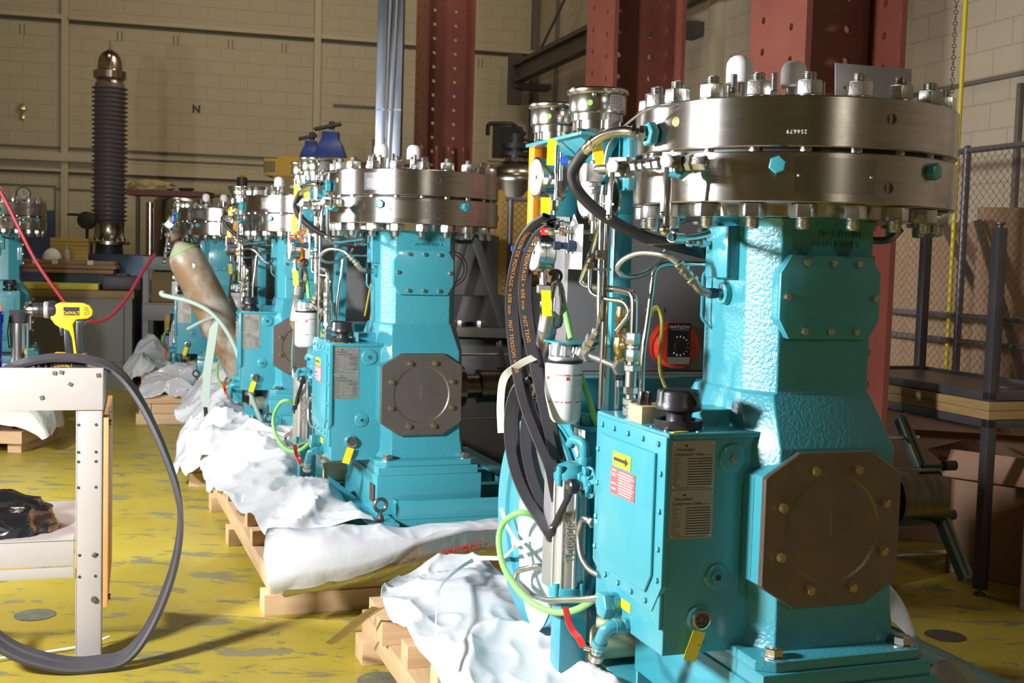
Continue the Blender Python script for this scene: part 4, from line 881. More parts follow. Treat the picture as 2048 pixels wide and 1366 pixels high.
# nearest: rows go far -> near, columns rail -> outer edge
sheet('packing_sheet', 'large white packing foil in front of the nearest compressor, bottom centre', 'packing sheet', [
 [(-.30, 1.78, .40), (-.45, 1.80, .43), (-.60, 1.70, .42), (-.74, 1.52, .43)],
 [(-.285, 1.52, .39), (-.46, 1.50, .42), (-.62, 1.42, .41), (-.78, 1.38, .37)],
 [(-.285, 1.17, .39), (-.48, 1.18, .41), (-.64, 1.12, .40), (-.76, 1.10, .36)],
 [(-.30, .80, .38), (-.50, .85, .40), (-.64, .84, .38), (-.74, .80, .35)],
 [(-.31, .40, .37), (-.50, .40, .37), (-.64, .42, .35), (-.73, .45, .31)],
 [(-.32, -.10, .34), (-.50, -.10, .33), (-.64, -.10, .30), (-.73, -.10, .26)]], 1, M['sheet'], .05, 120, 70, 1, GR)
sheet('packing_sheet', 'white packing foil folded outward at the front of the second compressor pallet', 'packing sheet', [
 [(-.68, -.27, .30), (-.40, -.26, .33), (-.18, -.26, .345), (.05, -.26, .355), (.30, -.26, .36), (.60, -.26, .36)],
 [(-.74, -.36, .40), (-.42, -.40, .41), (-.20, -.40, .40), (.05, -.36, .39), (.30, -.36, .39), (.60, -.36, .39)],
 [(-.78, -.48, .37), (-.46, -.52, .38), (-.22, -.50, .385), (.03, -.44, .40), (.30, -.43, .405), (.60, -.42, .405)],
 [(-.77, -.52, .24), (-.52, -.55, .28), (-.26, -.54, .33), (.01, -.49, .385), (.30, -.46, .398), (.60, -.45, .40)],
 [(-.74, -.50, .17), (-.54, -.52, .20), (-.30, -.53, .27), (-.02, -.495, .362), (.30, -.468, .388), (.60, -.455, .392)]], 2, M['sheet'], .018, 60, 110, 2, GR)
sheet('packing_sheet', 'white packing foil along the left side of the second compressor', 'packing sheet', [
 [(-.30, 1.95, .50), (-.45, 2.0, .50), (-.62, 1.95, .44), (-.78, 1.85, .34)],
 [(-.31, 1.40, .42), (-.46, 1.45, .47), (-.64, 1.40, .42), (-.84, 1.32, .30)],
 [(-.30, .90, .38), (-.46, .90, .44), (-.64, .90, .40), (-.80, .85, .32)],
 [(-.29, .30, .37), (-.46, .32, .42), (-.62, .32, .38), (-.74, .30, .33)],
 [(-.29, -.24, .36), (-.44, -.22, .40), (-.60, -.20, .38), (-.72, -.22, .32)]], 2, M['sheet'], .055, 100, 60, 3, GR)
sf = sheet('foil_skirt', 'silver foil hanging from the white sheet at the second pallet front, lettered in red', 'foil', [
 [(-.70, -.47, .20), (-.45, -.49, .25), (-.22, -.51, .32), (.05, -.485, .375), (.30, -.462, .392), (.60, -.45, .395)],
 [(-.69, -.46, .15), (-.45, -.48, .19), (-.22, -.50, .25), (.05, -.500, .30), (.30, -.485, .33), (.60, -.47, .34)],
 [(-.62, -.38, .135), (-.42, -.39, .15), (-.20, -.42, .18), (.05, -.46, .235), (.30, -.46, .26), (.60, -.46, .28)]], 2, M['silver'], .007, 40, 110, 4)
text('VALSEM S27', .034, M['rink'], sf, (-.045, -.508, .300), (1, 0, .16), (0, -.12, .99), ext=.0008)
text('VALSEM', .034, M['rink'], sf, (.225, -.500, .345), (1, 0, .13), (0, -.12, .99), ext=.0008)
text('MIL-B', .022, M['rink'], sf, (.225, -.496, .300), (1, 0, .13), (0, -.12, .99), ext=.0008)
text('MIL-B-131 HEAT', .016, M['rink'], sf, (.05, -.500, .275), (1, 0, .16), (0, -.12, .99), ext=.0008) if False else None
sheet('packing_sheet', 'white packing foil along the left side of the third compressor', 'packing sheet', [
 [(-.29, 2.0, .56), (-.45, 2.0, .60), (-.62, 1.95, .50), (-.76, 1.85, .34)],
 [(-.30, 1.40, .48), (-.46, 1.45, .55), (-.62, 1.40, .45), (-.80, 1.32, .28)],
 [(-.29, .80, .40), (-.46, .80, .47), (-.62, .80, .40), (-.78, .75, .20)],
 [(-.27, .10, .38), (-.46, .12, .42), (-.62, .12, .34), (-.82, .10, .10)],
 [(-.25, -.46, .36), (-.44, -.48, .38), (-.60, -.50, .28), (-.76, -.50, .10)]], 3, M['sheet'], .075, 90, 60, 5, GR)
sheet('packing_sheet', 'crumpled silvery white foil in front of the third compressor', 'packing sheet', [
 [(-.70, -.24, .34), (-.40, -.26, .36), (-.10, -.26, .36), (.20, -.26, .36)],
 [(-.74, -.42, .40), (-.42, -.46, .42), (-.12, -.46, .40), (.22, -.42, .40)],
 [(-.76, -.56, .24), (-.44, -.60, .27), (-.13, -.60, .30), (.22, -.54, .34)]], 3, mat('crumpled_foil', (.74, .75, .78), .25, .35, bump=.006, bscale=14), .045, 50, 80, 6, GR)
sheet('packing_sheet', 'heap of grey white foil behind the pallet of the farthest compressor', 'packing sheet', [
 [(-.34, 1.2, .46), (-.5, 1.3, .60), (-.66, 1.2, .62), (-.80, 1.1, .40)],
 [(-.36, .7, .42), (-.5, .75, .58), (-.66, .7, .60), (-.84, .6, .38)],
 [(-.34, .2, .38), (-.5, .22, .46), (-.64, .2, .46), (-.80, .15, .28)]], 4, mat('grey_foil', (.50, .52, .52), .35, bump=.006, bscale=9), .09, 60, 60, 7, GR)
sheet('packing_sheet', 'crumpled bright foil on the pallet front of the farthest compressor', 'packing sheet', [
 [(-.62, .15, .40), (-.40, .18, .46), (-.10, .2, .52), (.20, .2, .46)],
 [(-.68, -.05, .33), (-.42, -.08, .38), (-.12, -.08, .42), (.22, -.08, .40)],
 [(-.70, -.20, .25), (-.44, -.24, .26), (-.13, -.24, .26), (.22, -.22, .28)]], 4, MATS['crumpled_foil'], .06, 50, 70, 8, GR)
wr = sheet('wrapped_crate_cover', 'clear plastic wrap over the pallet at the left edge behind the tool cart', 'plastic wrap', [
 [(-5.2, 9.5, .40), (-4.6, 9.5, .44), (-4.1, 9.5, .42), (-3.70, 9.5, .34), (-3.60, 9.5, .12)],
 [(-5.1, 9.1, .44), (-4.5, 9.1, .46), (-4.0, 9.1, .42), (-3.58, 9.1, .34), (-3.46, 9.1, .12)],
 [(-4.9, 8.75, .40), (-4.4, 8.72, .42), (-3.9, 8.72, .38), (-3.50, 8.75, .30), (-3.38, 8.72, .12)],
 [(-4.8, 8.55, .22), (-4.3, 8.52, .24), (-3.85, 8.55, .20), (-3.52, 8.62, .15), (-3.42, 8.64, .10)]], 0, M['wrap'], .04, 60, 80, 9)
t = thing('wrapped_crate', 'low wooden crate on feet under the clear plastic wrap at the left edge', 'crate', (-4.2, 9.05, 0), 0); s = MB(); s.bb(-.9, .62, -.42, .40, .07, .16); s.build('crate_base', M['wood'], t); s = MB()
for x in (-.8, .0, .5): s.bb(x, x+.1, -.38, .38, 0, .07)
s.each('crate_foot', M['wood'], t); s = MB(); s.bb(-.8, .5, -.3, .35, .16, .36); s.build('crate_load', M['card'], t)
sc = sheet('foil_scrap', 'grey green foil scrap on the skid right of the nearest compressor foot', 'foil', [
 [(.44, .21, .43), (.51, .225, .462), (.575, .215, .455), (.60, .18, .425)], [(.43, .12, .425), (.50, .12, .435), (.57, .12, .43), (.62, .10, .41)], [(.42, -.02, .41), (.50, -.03, .42), (.58, -.03, .41), (.63, -.04, .40)]], 1, mat('grey_green_foil', (.26, .26, .20), .4, bump=.004, bscale=20), .008, 30, 30, 10)
sheet('packing_sheet', 'white foil edge curling up outside the skid right of the nearest compressor foot', 'packing sheet', [
 [(.66, 1.55, .44), (.78, 1.55, .42), (.84, 1.55, .30)], [(.68, .95, .44), (.80, .95, .49), (.86, .95, .36)], [(.73, .77, .42), (.805, .80, .475), (.83, .81, .37)], [(.765, .67, .365), (.80, .69, .372), (.83, .71, .345)]], 1, M['sheet'], .010, 40, 30, 11, GR)
sheet('packing_sheet', 'dull white foil lying between the second and nearest compressors', 'packing sheet', [
 [(.80, .9, .45), (1.0, .9, .50), (1.25, .85, .48), (1.5, .8, .40)], [(.80, .5, .44), (1.0, .5, .46), (1.25, .5, .44), (1.5, .45, .38)], [(.80, .0, .40), (1.0, .0, .40), (1.25, .0, .38), (1.5, .0, .36)]], 2, mat('dull_foil', (.48, .46, .42), .4, bump=.005, bscale=12), .06, 50, 50, 12, GR)
# clear tape strip hanging from the foil, webbing strap over the foil
s = MB(); P = [on1((-.76, 1.48, .34)), on1((-.80, 1.60, .26)), on1((-.84, 1.72, .17)), on1((-.86, 1.80, .12))]
s.sweep(catmull(P, 6), [(-.025, -.0008), (0, .006), (.025, -.0008), (0, .004)], up=(1, .3, 0)); tag(s.build('tape_strip', mat('clear_tape', (.62, .50, .40), .2, bump=.004, bscale=60, trans=.45), None), 'crumpled clear brown tape hanging from the nearest pallet corner', 'tape')
def strap(label, pts, k=1, w=.007, m=None):
    P = catmull([on1(p, k) for p in pts], 10); s = MB(); s.sweep(P, [(-w, -.0006), (w, -.0006), (w, .0006), (-w, .0006)], up=(.2, .4, 1)); return tag(s.build('packing_strap', m or mat('strap_plastic', (.62, .63, .66), .35), None), label, 'strap', 'white packing straps')
strap('thin white strap running down across the flywheel film', [(-.43, 1.20, .72), (-.43, 1.12, .67), (-.45, .95, .655), (-.47, .80, .64)])
strap('thin white strap lying in a curve over the nearest foil sheet', [(-.40, .70, .775), (-.47, .90, .68), (-.42, 1.20, .56), (-.44, 1.45, .49), (-.62, 1.20, .485), (-.70, .98, .465), (-.74, .84, .44), (-.76, .74, .40)])
# ------------------------------------------------------------------ drive belts hanging beside the nearest compressor
BS = []
def belt(label, pts, w=.016, th=.010, letters=(), k=1, up=(-1, -.2, 0), group='drive belts hanging beside the nearest compressor', close=True, world=False):
    P = [V(p) if world else on1(p, k) for p in pts]; P = catmull(P + [P[0]] if close else P, 12); s = MB()
    s.sweep(P, [(-w, -th*.5), (-w*.62, -th), (w*.62, -th), (w, -th*.5), (w, th*.4), (-w, th*.4)], up=up, cap=not close)
    o = s.build('drive_belt', M['belt'], None, ang=30); tag(o, label, 'belt', group)
    # lettering along the outer face
    L = [0]
    for a, b in zip(P, P[1:]): L.append(L[-1]+(b-a).length)
    def at(d):
        d = max(0, min(L[-1]-1e-4, d)); i = max(j for j in range(len(L)) if L[j] <= d); i = min(i, len(P)-2); f = (d-L[i])/max(L[i+1]-L[i], 1e-6); t = (P[i+1]-P[i]).normalized(); u = V(up); u = (u-t*u.dot(t)).normalized(); return P[i].lerp(P[i+1], f), t, u, t.cross(u)
    for (txt, d0, size, sgn) in letters:
        lb = MB()
        def fn(x, y, z):
            p, t, u, v = at(d0 + x); return p + u*(y if sgn > 0 else -y) + v*(sgn*(th*.42 if sgn > 0 else th) + sgn*(z+.0006))
        text_into(lb, txt, size, fn, M['oink'], sp=1.15); lb.build('printed_lettering', M['oink'], o, label='orange printed lettering')
    return o
def bl(dy, dx, top, bot, lean=0):
    return [(-.50+dx, .74+dy, top), (-.515+dx, .80+dy, top-.055), (-.53+dx, .86+dy, top-.14), (-.53+dx, .885+dy, top-.26), (-.52+dx, .865+dy, top-.40), (-.50+dx, .84+dy, top-.52), (-.48+dx, .84+dy, top-.66), (-.46+dx, .85+dy+lean, top-.80), (-.44+dx, .84+dy+lean, bot+.04), (-.42+dx, .80+dy+lean, bot),
            (-.43+dx, .76+dy+lean, bot+.05), (-.45+dx, .73+dy, bot+.25), (-.48+dx, .745+dy, top-.45), (-.49+dx, .74+dy, top-.22), (-.49+dx, .72+dy, top-.06)]
LT = ' INIT TENSION = 200'
def loop(F): return F + [(x+.030, y+.035, z) for x, y, z in F[::-1]]
UPB = (1, .15, .0)
belt('outermost black drive belt with orange tension lettering', loop([(-.47, .766, 1.647), (-.49, .816, 1.622), (-.5, .885, 1.573), (-.505, .935, 1.492), (-.505, .959, 1.402), (-.5, .95, 1.299), (-.5, .892, 1.192), (-.5, .81, 1.099), (-.49, .726, 1.018), (-.47, .682, .947), (-.44, .697, .851)]), w=.0125, th=.009, letters=(('TENSION DE MONTAGE = 608 mm   INIT TENSION = 200', .09, .0165, 1),), up=UPB)
belt('second black drive belt with lettering, just right of the outermost', loop([(-.45, .785, 1.623), (-.47, .83, 1.595), (-.475, .896, 1.537), (-.48, .915, 1.463), (-.48, .903, 1.376), (-.475, .87, 1.29), (-.47, .817, 1.207), (-.465, .77, 1.125), (-.455, .737, 1.044), (-.44, .714, .961)]), w=.0125, th=.009, letters=(('SION DE MONTAGE = 608 mm   INIT TENS', .06, .0165, 1),), up=UPB)
belt('plain black belt curving lowest and leftmost over the flywheel film', loop([(-.46, .875, 1.172), (-.49, .907, 1.146), (-.5, .94, 1.075), (-.5, .937, .985), (-.5, .88, .905), (-.49, .815, .843), (-.47, .748, .791), (-.45, .689, .746)]), w=.015, th=.009, up=UPB)
belt('short plain black belt inside the leftmost curve over the flywheel film', loop([(-.44, .907, 1.108), (-.45, .935, 1.045), (-.46, .91, .974), (-.46, .851, .894), (-.45, .797, .831), (-.44, .737, .77)]), w=.014, th=.009, up=UPB)
s = MB(); s.sweep(catmull([on1(p) for p in ((-.48, .80, 1.245), (-.50, .86, 1.22), (-.51, .97, 1.17), (-.51, 1.0, 1.09), (-.51, .985, 1.0))], 8), [(-.012, -.0006), (.012, -.0006), (.012, .0006), (-.012, .0006)], up=(.9, -.4, 0)); tag(s.build('cloth_tape', mat('cream_tape', (.62, .60, .52), .8), None), 'cream cloth tape hanging beside the black belts', 'tape')
s = MB(); s.box(on1((-.49, .93, 1.555)), (.045, .012, .014), rz=.2); tag(s.build('blue_valve_lever', M['blue'], None), 'small blue lever beside the hanging belts', 'lever')

# ------------------------------------------------------------------ tool cart (foreground left)
psi = R_(17.5); U = V((math.cos(psi), math.sin(psi), 0)); W_ = V((-math.sin(psi), math.cos(psi), 0)); CO = V((-1.478, 4.28, 0))
ct = thing('tool_cart', 'cream steel tool cart in the left foreground', 'cart', CO, psi)
s = MB(); s.bb(-1.5, 0, 0, .006, .935, 1.088); s.bb(-1.5, 0, .005, .012, 1.082, 1.088); s.bb(-1.5, -.007, .007, .30, 1.070, 1.076); s.bb(-.006, 0, 0, .30, .935, 1.085); s.build('top_tray', M['cart'], ct, bev=.001)
s = MB(); s.bb(-.092, -.003, .008, .014, 0, .935); s.bb(-.009, -.003, .008, .10, 0, .935)
s.bb(-.094, -.088, .008, .06, 0, .935)
s.bb(-.10, -.003, .008, .08, 0, .006); s.build('leg', M['cart'], ct, bev=.001, label='cream angle iron leg')
s = MB(); s.bb(-.68, -.635, .60, .645, 0, .935); lg = s.build('leg', mat('bare_leg', (.14, .125, .13), .42, .7, var=.3, vscale=8), ct, label='bare steel leg')
s = MB(); s.bb(-.682, -.633, .597, .648, .83, .93); s.prism([(0, 0), (.049, 0), (.049, -.05), (.02, -.03)], (-.682, .597, .83), (1, 0, 0), (0, 0, 1), -.002); s.build('red_paint_patch', mat('maroon_paint', (.12, .008, .015), .5), lg)
s = MB(); s.bb(-1.5, -.10, .004, .01, .365, .462); s.bb(-1.5, -.10, .0, .7, .458, .463); s.build('lower_shelf', M['cart'], ct, bev=.001)
s = MB(); s.bb(-1.5, -.10, -.002, .008, .322, .360); s.build('shelf_lip', M['cart'], ct, bev=.001)
s = MB(); s.bb(.0, .018, .012, .7, .20, .905); s.build('end_panel', M['woodo'], ct, bev=.001, label='orange brown plywood end panel')
s = MB()
for x, z in ((-.085, .88), (-.025, .88), (-.085, .78), (-.025, .78), (-.085, .745), (-.025, .745), (-.085, .65), (-.025, .65), (-.08, .40), (-.02, .40), (-.08, .32), (-.025, .32)): s.cyl((x, .0085, z), (x, .0065, z), .0055, 14)
s.each('leg_hole', M['dark'], ct)
s = MB()
for x, z in ((-.167, 1.070), (-.144, 1.073), (-.114, 1.030), (-.019, 1.062), (-.209, .982)): s.box((x, -.002, z), (.013, .006, .013), rot=Matrix.Rotation(x*9, 3, 'Y'))
for z in (.93, .885): s.hexn((.018, .03, z), (1, 0, 0), .02, .01)
s.hexn((.018, .03, .235), (1, 0, 0), .02, .01); s.hexn((-.03, .008, .235), (0, -1, 0), .02, .012); s.hexn((-.03, .008, .40), (0, -1, 0), .016, .006); s.each('cart_bolt', mat('dull_bolt', (.16, .15, .14), .5, .8), ct)
# black belts looped over the cart
def cw(x, y, z): return CO + U*x + W_*y + V((0, 0, z))
cb_pts = [(-.55, -.03, .78), (-.47, .02, .96), (-.34, .06, 1.075), (-.20, .07, 1.118), (-.06, .06, 1.115), (.04, .04, 1.075), (.12, .0, .98), (.20, -.04, .82), (.262, -.07, .64), (.275, -.09, .50), (.245, -.10, .33), (.175, -.11, .155), (.09, -.12, .045), (-.02, -.12, .02), (-.15, -.12, .03), (-.32, -.11, .10), (-.46, -.09, .24), (-.56, -.07, .42), (-.59, -.05, .60)]
belt('wide black belt looped over the cart edge down to the floor', [tuple(cw(*p)) for p in cb_pts], w=.019, th=.014, up=(-.25, .80, .45), world=True, group='black belts looped over the tool cart', letters=(('INIT TENSION', 1.42, .017, 1),))
belt('second black belt lying just behind the one looped over the cart', [tuple(cw(p[0]*.98+.005, p[1]+.045, p[2]*(.985)+.012)) for p in cb_pts], w=.019, th=.014, up=(-.25, .80, .45), world=True, group='black belts looped over the tool cart')
# bag
bgm = MB(); g = bmesh.ops.create_icosphere(bgm.b, subdivisions=5, radius=1)
for v in g['verts']:
    n1 = noise.noise(v.co*1.5+V((3, 0, 0))); n2 = (1-abs(noise.noise(v.co*2.2)*2))**2; r = .97+.18*n1+.09*n2; v.co = V((v.co.x*.30*r, v.co.y*.20*r, max(-.03, v.co.z*.105*r)+.03))
o = bgm.build('rubbish_bag', M['bag'], None, ang=70); o.location = cw(-.46, .22, .463); o.rotation_euler = (0, 0, psi); tag(o, 'shiny black plastic bag on the lower cart shelf', 'bag')
# torch and flask
t = thing('torch', 'blue metal torch standing on the tool cart', 'torch', cw(-.368, .10, 1.076)); s = MB(); s.lathe([(.017, .004), (.018, .03), (.016, .033), (.016, .045), (.018, .05), (.018, .125), (.020, .13), (.020, .14), (.018, .145), (.020, .16), (.021, .205), (.018, .207), (0, .207)], (0, 0, 0), (0, 0, 1), 28); s.build('torch_body', M['fblue'], t)
s = MB()
for a in range(0, 360, 40): s.box((.020*math.cos(R_(a)), .020*math.sin(R_(a)), .185), (.006, .007, .035), rz=R_(a))
s.build('torch_head', M['fblue'], t, bev=.001); s = MB(); s.lathe([(.028, 0), (.028, .005)], (0, 0, 0), (0, 0, 1), 20); s.build('torch_stand', M['black'], t)
t = thing('flask', 'brushed steel travel flask with a black lid on the tool cart', 'flask', cw(-.297, .16, 1.076)); s = MB(); s.lathe([(.030, 0), (.031, .01), (.029, .06), (.031, .11), (.030, .165)], (0, 0, 0), (0, 0, 1), 32); s.build('flask_body', M['inox'], t); s = MB(); s.lathe([(.031, .163), (.032, .168), (.036, .205), (.037, .209), (0, .209)], (0, 0, 0), (0, 0, 1), 32); s.build('flask_lid', M['black'], t)
s = MB(); s.tube([(-.028, -.02, .19), (-.034, -.024, .13), (-.028, -.026, .07), (-.02, -.026, .08), (-.024, -.026, .14), (-.026, -.02, .19)], .0022, 8, .01); s.build('flask_strap', M['black'], t)
# drill
dt = thing('cordless_drill', 'yellow and black cordless drill standing on the tool cart', 'drill', cw(-.128, .13, 1.076), psi - R_(3)); dt.scale = (1.0, 1.0, 1.09)
s = MB()
body = [(-.045, .185), (-.045, .213), (-.03, .222), (.05, .222), (.075, .215), (.087, .198), (.085, .180), (.07, .170), (.03, .166), (.018, .150), (.026, .10), (.034, .045), (.030, .040), (.006, .040), (.0, .09), (-.012, .135), (-.030, .140), (-.045, .150), (-.058, .168), (-.058, .180)]
s.prism(body, (0, .025, 0), (1, 0, 0), (0, 0, 1), .05); s.build('drill_housing', M['dyel'], dt, bev=.008, seg=3)
s = MB(); s.prism([(.030, .162), (.072, .166), (.058, .150), (.044, .140), (.046, .10), (.052, .045), (.036, .042), (.028, .10)], (0, .0262, 0), (1, 0, 0), (0, 0, 1), .0524); s.prism([(-.012, .135), (.006, .128), (.016, .105), (.024, .045), (-.006, .042), (-.012, .09)], (0, .0262, 0), (1, 0, 0), (0, 0, 1), .0524); s.prism([(.0, .219), (.072, .219), (.080, .208), (.006, .211)], (0, .0205, 0), (1, 0, 0), (0, 0, 1), .041); s.build('rubber_grip', M['black'], dt, bev=.003)
s = MB(); s.lathe([(.0285, 0), (.030, .004), (.030, .022), (.027, .026)], (-.042, 0, .196), (-1, 0, 0), 36)
for a in range(0, 360, 24): s.box((-.056, .0300*math.cos(R_(a)), .196+.0300*math.sin(R_(a))), (.018, .003, .004), rot=Matrix.Rotation(R_(a), 3, 'X'))
s.build('torque_ring', M['black'], dt)
s = MB(); s.lathe([(.027, 0), (.0285, .003), (.0285, .012), (.026, .015)], (-.068, 0, .196), (-1, 0, 0), 36); s.build('gear_collar', mat('silver_collar', (.42, .40, .40), .45, .5), dt)
s = MB(); s.lathe([(.023, 0), (.0235, .012), (.022, .014), (.0235, .016), (.0235, .034), (.021, .038)], (-.083, 0, .196), (-1, 0, 0), 32); s.build('chuck_sleeve', mat('chuck_black', (.05, .045, .045), .35, .6), dt)
s = MB(); s.lathe([(.021, 0), (.020, .012), (.015, .026), (.0115, .030), (.0065, .030), (.006, .01), (0, .01)], (-.121, 0, .196), (-1, 0, 0), 32); s.build('chuck_nose', M['inox'], dt)
s = MB(); s.prism([(-.030, .142), (-.016, .142), (-.014, .112), (-.026, .108), (-.029, .124)], (0, .010, 0), (1, 0, 0), (0, 0, 1), .02); s.build('trigger', M['black'], dt, bev=.003)
s = MB(); s.prism([(-.056, .045), (-.045, .052), (.060, .050), (.072, .036), (.072, .018), (-.056, .020)], (0, .036, 0), (1, 0, 0), (0, 0, 1), .072); s.build('battery', M['dyel'], dt, bev=.004)
s = MB(); s.bb(-.058, .065, -.037, .037, .0, .022); so = s.build('battery_base', M['black'], dt, bev=.003); text('DEWALT', .016, M['dyel'], so, (-.045, -.0375, .011), (1, 0, 0), (0, 0, 1), ext=.0003)
s = MB(); s.bb(-.014, .041, -.0262, -.0252, .180, .208); so = s.build('brand_panel', M['black'], dt); text('DeWALT', .0155, M['dyel'], so, (.0135, -.0265, .188), (1, 0, 0), (0, 0, 1), align='CENTER', ext=.0003, squeeze=.93)
s = MB()
for k in range(4): s.box((.071-.0015*k*(1 if k > 1 else 0), -.0255, .186+k*.007), (.010, .002, .003))
for k in range(4): s.box((.060, -.0256, .184+k*.0075), (.006, .002, .003))
s.build('vent_slots', M['dark'], dt)
for i, (x, r, h) in enumerate(((-.232, .015, .045), (-.204, .013, .038), (-.182, .010, .03))):
    s = MB(); s.lathe([(r, 0), (r, h*.6), (r*.9, h*.65), (r*.9, h), (r*.6, h), (r*.55, h*.6), (0, h*.6)], (0, 0, 0), (0, 0, 1), 20); o = s.build('socket', M['inox'] if i < 2 else M['brass'], None); o.location = cw(x, .15, 1.076); tag(o, ('chrome socket nearest the torch on the cart', 'chrome socket in the middle of three on the cart', 'small brass coloured socket nearest the drill')[i], 'socket')
s = MB(); s.tube([cw(-.40, .05, .02), cw(-.2, .12, .012), cw(-.05, .16, .015), cw(.02, .2, .03)], .004, 8, .05); tag(s.build('white_cord', M['paint'], None), 'thin white cord on the floor by the cart leg', 'cord')

# ------------------------------------------------------------------ gas cylinder on its trolley, air hose
A0, A1 = V((-2.372, 8.40, 1.56)), V((-1.90, 8.50, .64)); ax = (A1-A0).normalized()
gt = thing('gas_cylinder', 'rusty grey gas cylinder leaning on the sage green trolley', 'gas cylinder', A0); s = MB()
s.lathe([(.030, -.02), (.05, .0), (.085, .03), (.115, .07), (.128, .12), (.130, .16), (.130, 1.02), (.12, 1.05), (0, 1.06)], (0, 0, 0), ax, 44); s.build('cylinder_shell', M['gcyl'], gt, ang=50)
s = MB(); s.lathe([(.052, .002), (.118, .072), (.1195, .075), (.118, .095)], (0, 0, 0), ax, 44); s.build('green_shoulder_band', mat('lime_band', (.25, .42, .14), .5), gt) if False else s.b.free()
s = MB(); s.lathe([(.058, .006), (.104, .050), (.1055, .052)], (0, 0, 0), ax, 44); s.build('shoulder_band', mat('lime_band', (.22, .40, .12), .5), gt)
u, v, w = basis(ax)
s = MB(); s.cyl(V((0, 0, 0))-ax*.01, V((0, 0, 0))-ax*.09, .026, 16); s.lathe([(.05, -.04), (.055, -.05), (.055, -.10), (.045, -.11)][::-1], (0, 0, 0), ax, 20)
for a in range(0, 360, 60): s.box(-ax*.10 + (u*math.cos(R_(a))+v*math.sin(R_(a)))*.045, (.02, .03, .02), rz=R_(a))
s.build('valve_guard', mat('rusty_guard', (.10, .07, .05), .6, .3), gt, bev=.003)
s = MB(); s.box((-.06, -.03, .14), (.055, .03, .045), rot=Matrix.Rotation(.7, 3, 'Y')); s.build('regulator_box', mat('pale_green_box', (.42, .50, .46), .5), gt, bev=.003)
s = MB(); s.cyl((-.03, -.06, .16), (-.02, -.062, .21), .012, 20); s.torus((-.022, -.06, .19), (1, .3, .3), .028, .006); s.build('blue_gauge_ring', M['blue'], gt)
s = MB(); s.tube([(-.05, -.05, .12), (-.062, -.06, .05), (-.075, -.07, -.04), (-.085, -.07, -.13)], .009, 10, .02)
for k, z in enumerate((.10, .06, .0, -.05, -.09, -.12)): s.hexn((-.055-.006*k, -.057-.003*k, z), (0, 0, -1), .028-.002*(k % 2), .02)
s.build('regulator_fittings', M['inox'], gt)
s = MB(); q = Matrix((u, v, w)).transposed(); s.box(ax*.16+V((.03, -.118, 0)), (.07, .002, .05), rot=Matrix.Rotation(.5, 3, 'Y')); s.build('paper_label', M['ptfe'], gt)
tr = thing('cylinder_trolley', 'sage green tube trolley holding the leaning gas cylinder', 'trolley', (-2.2, 8.2, 0)); s = MB()
s.tube([(-.20, -.10, 1.225), (-.19, -.12, 1.215), (.0, -.12, 1.18), (.13, -.12, 1.12), (.22, -.12, 1.03), (.30, -.12, .90), (.42, -.12, .55), (.50, -.12, .35)], .016, 14, .08); s.sphere((-.20, -.10, 1.225), .022); s.build('handle_tube', M['trolley'], tr)
s = MB(); s.sweep([(.165, -.10, 1.07), (.15, -.10, .95), (.11, -.08, .70), (.10, -.08, .45)], [(-.028, -.004), (.028, -.004), (.028, .004), (-.028, .004)], up=(1, 0, 0)); s.build('support_strut', M['trolley'], tr)
s = MB(); s.tube([(.0, -.20, .99), (.08, -.16, 1.04), (.17, -.11, 1.08)], .012, 10, .03); s.build('hook_bar', M['trolley'], tr)
s = MB(); s.tube([(.10, -.08, .45), (.10, -.06, .38), (.14, -.06, .10), (.45, -.06, .06)], .014, 10, .04); s.cyl((.45, -.16, .10), (.45, .04, .10), .10, 28); s.build('trolley_wheel', M['rubber'], tr)
P = catmull([(-3.30, 7.45, 1.95), (-3.18, 7.55, 1.78), (-3.02, 7.65, 1.45), (-2.88, 7.75, 1.20), (-2.78, 7.8, 1.10), (-2.72, 7.8, 1.066), (-2.62, 7.8, 1.065), (-2.58, 7.95, 1.17), (-2.56, 8.1, 1.30), (-2.52, 8.2, 1.42), (-2.47, 8.3, 1.515)], 10)
P = catmull([(-3.30, 7.45, 1.95), (-3.235, 7.5, 1.84), (-3.06, 7.55, 1.46), (-2.93, 7.6, 1.24), (-2.84, 7.65, 1.11), (-2.74, 7.7, 1.045), (-2.66, 7.8, 1.07), (-2.595, 7.95, 1.19), (-2.54, 8.1, 1.36), (-2.50, 8.25, 1.49)], 10)
s = MB(); s.sweep(P, [(.0115*math.cos(2*PI*k/10), .0115*math.sin(2*PI*k/10)) for k in range(10)]); tag(s.build('air_hose', M['hose'], None), 'thin dark red air hose sagging behind the drill to the gas cylinder', 'hose')

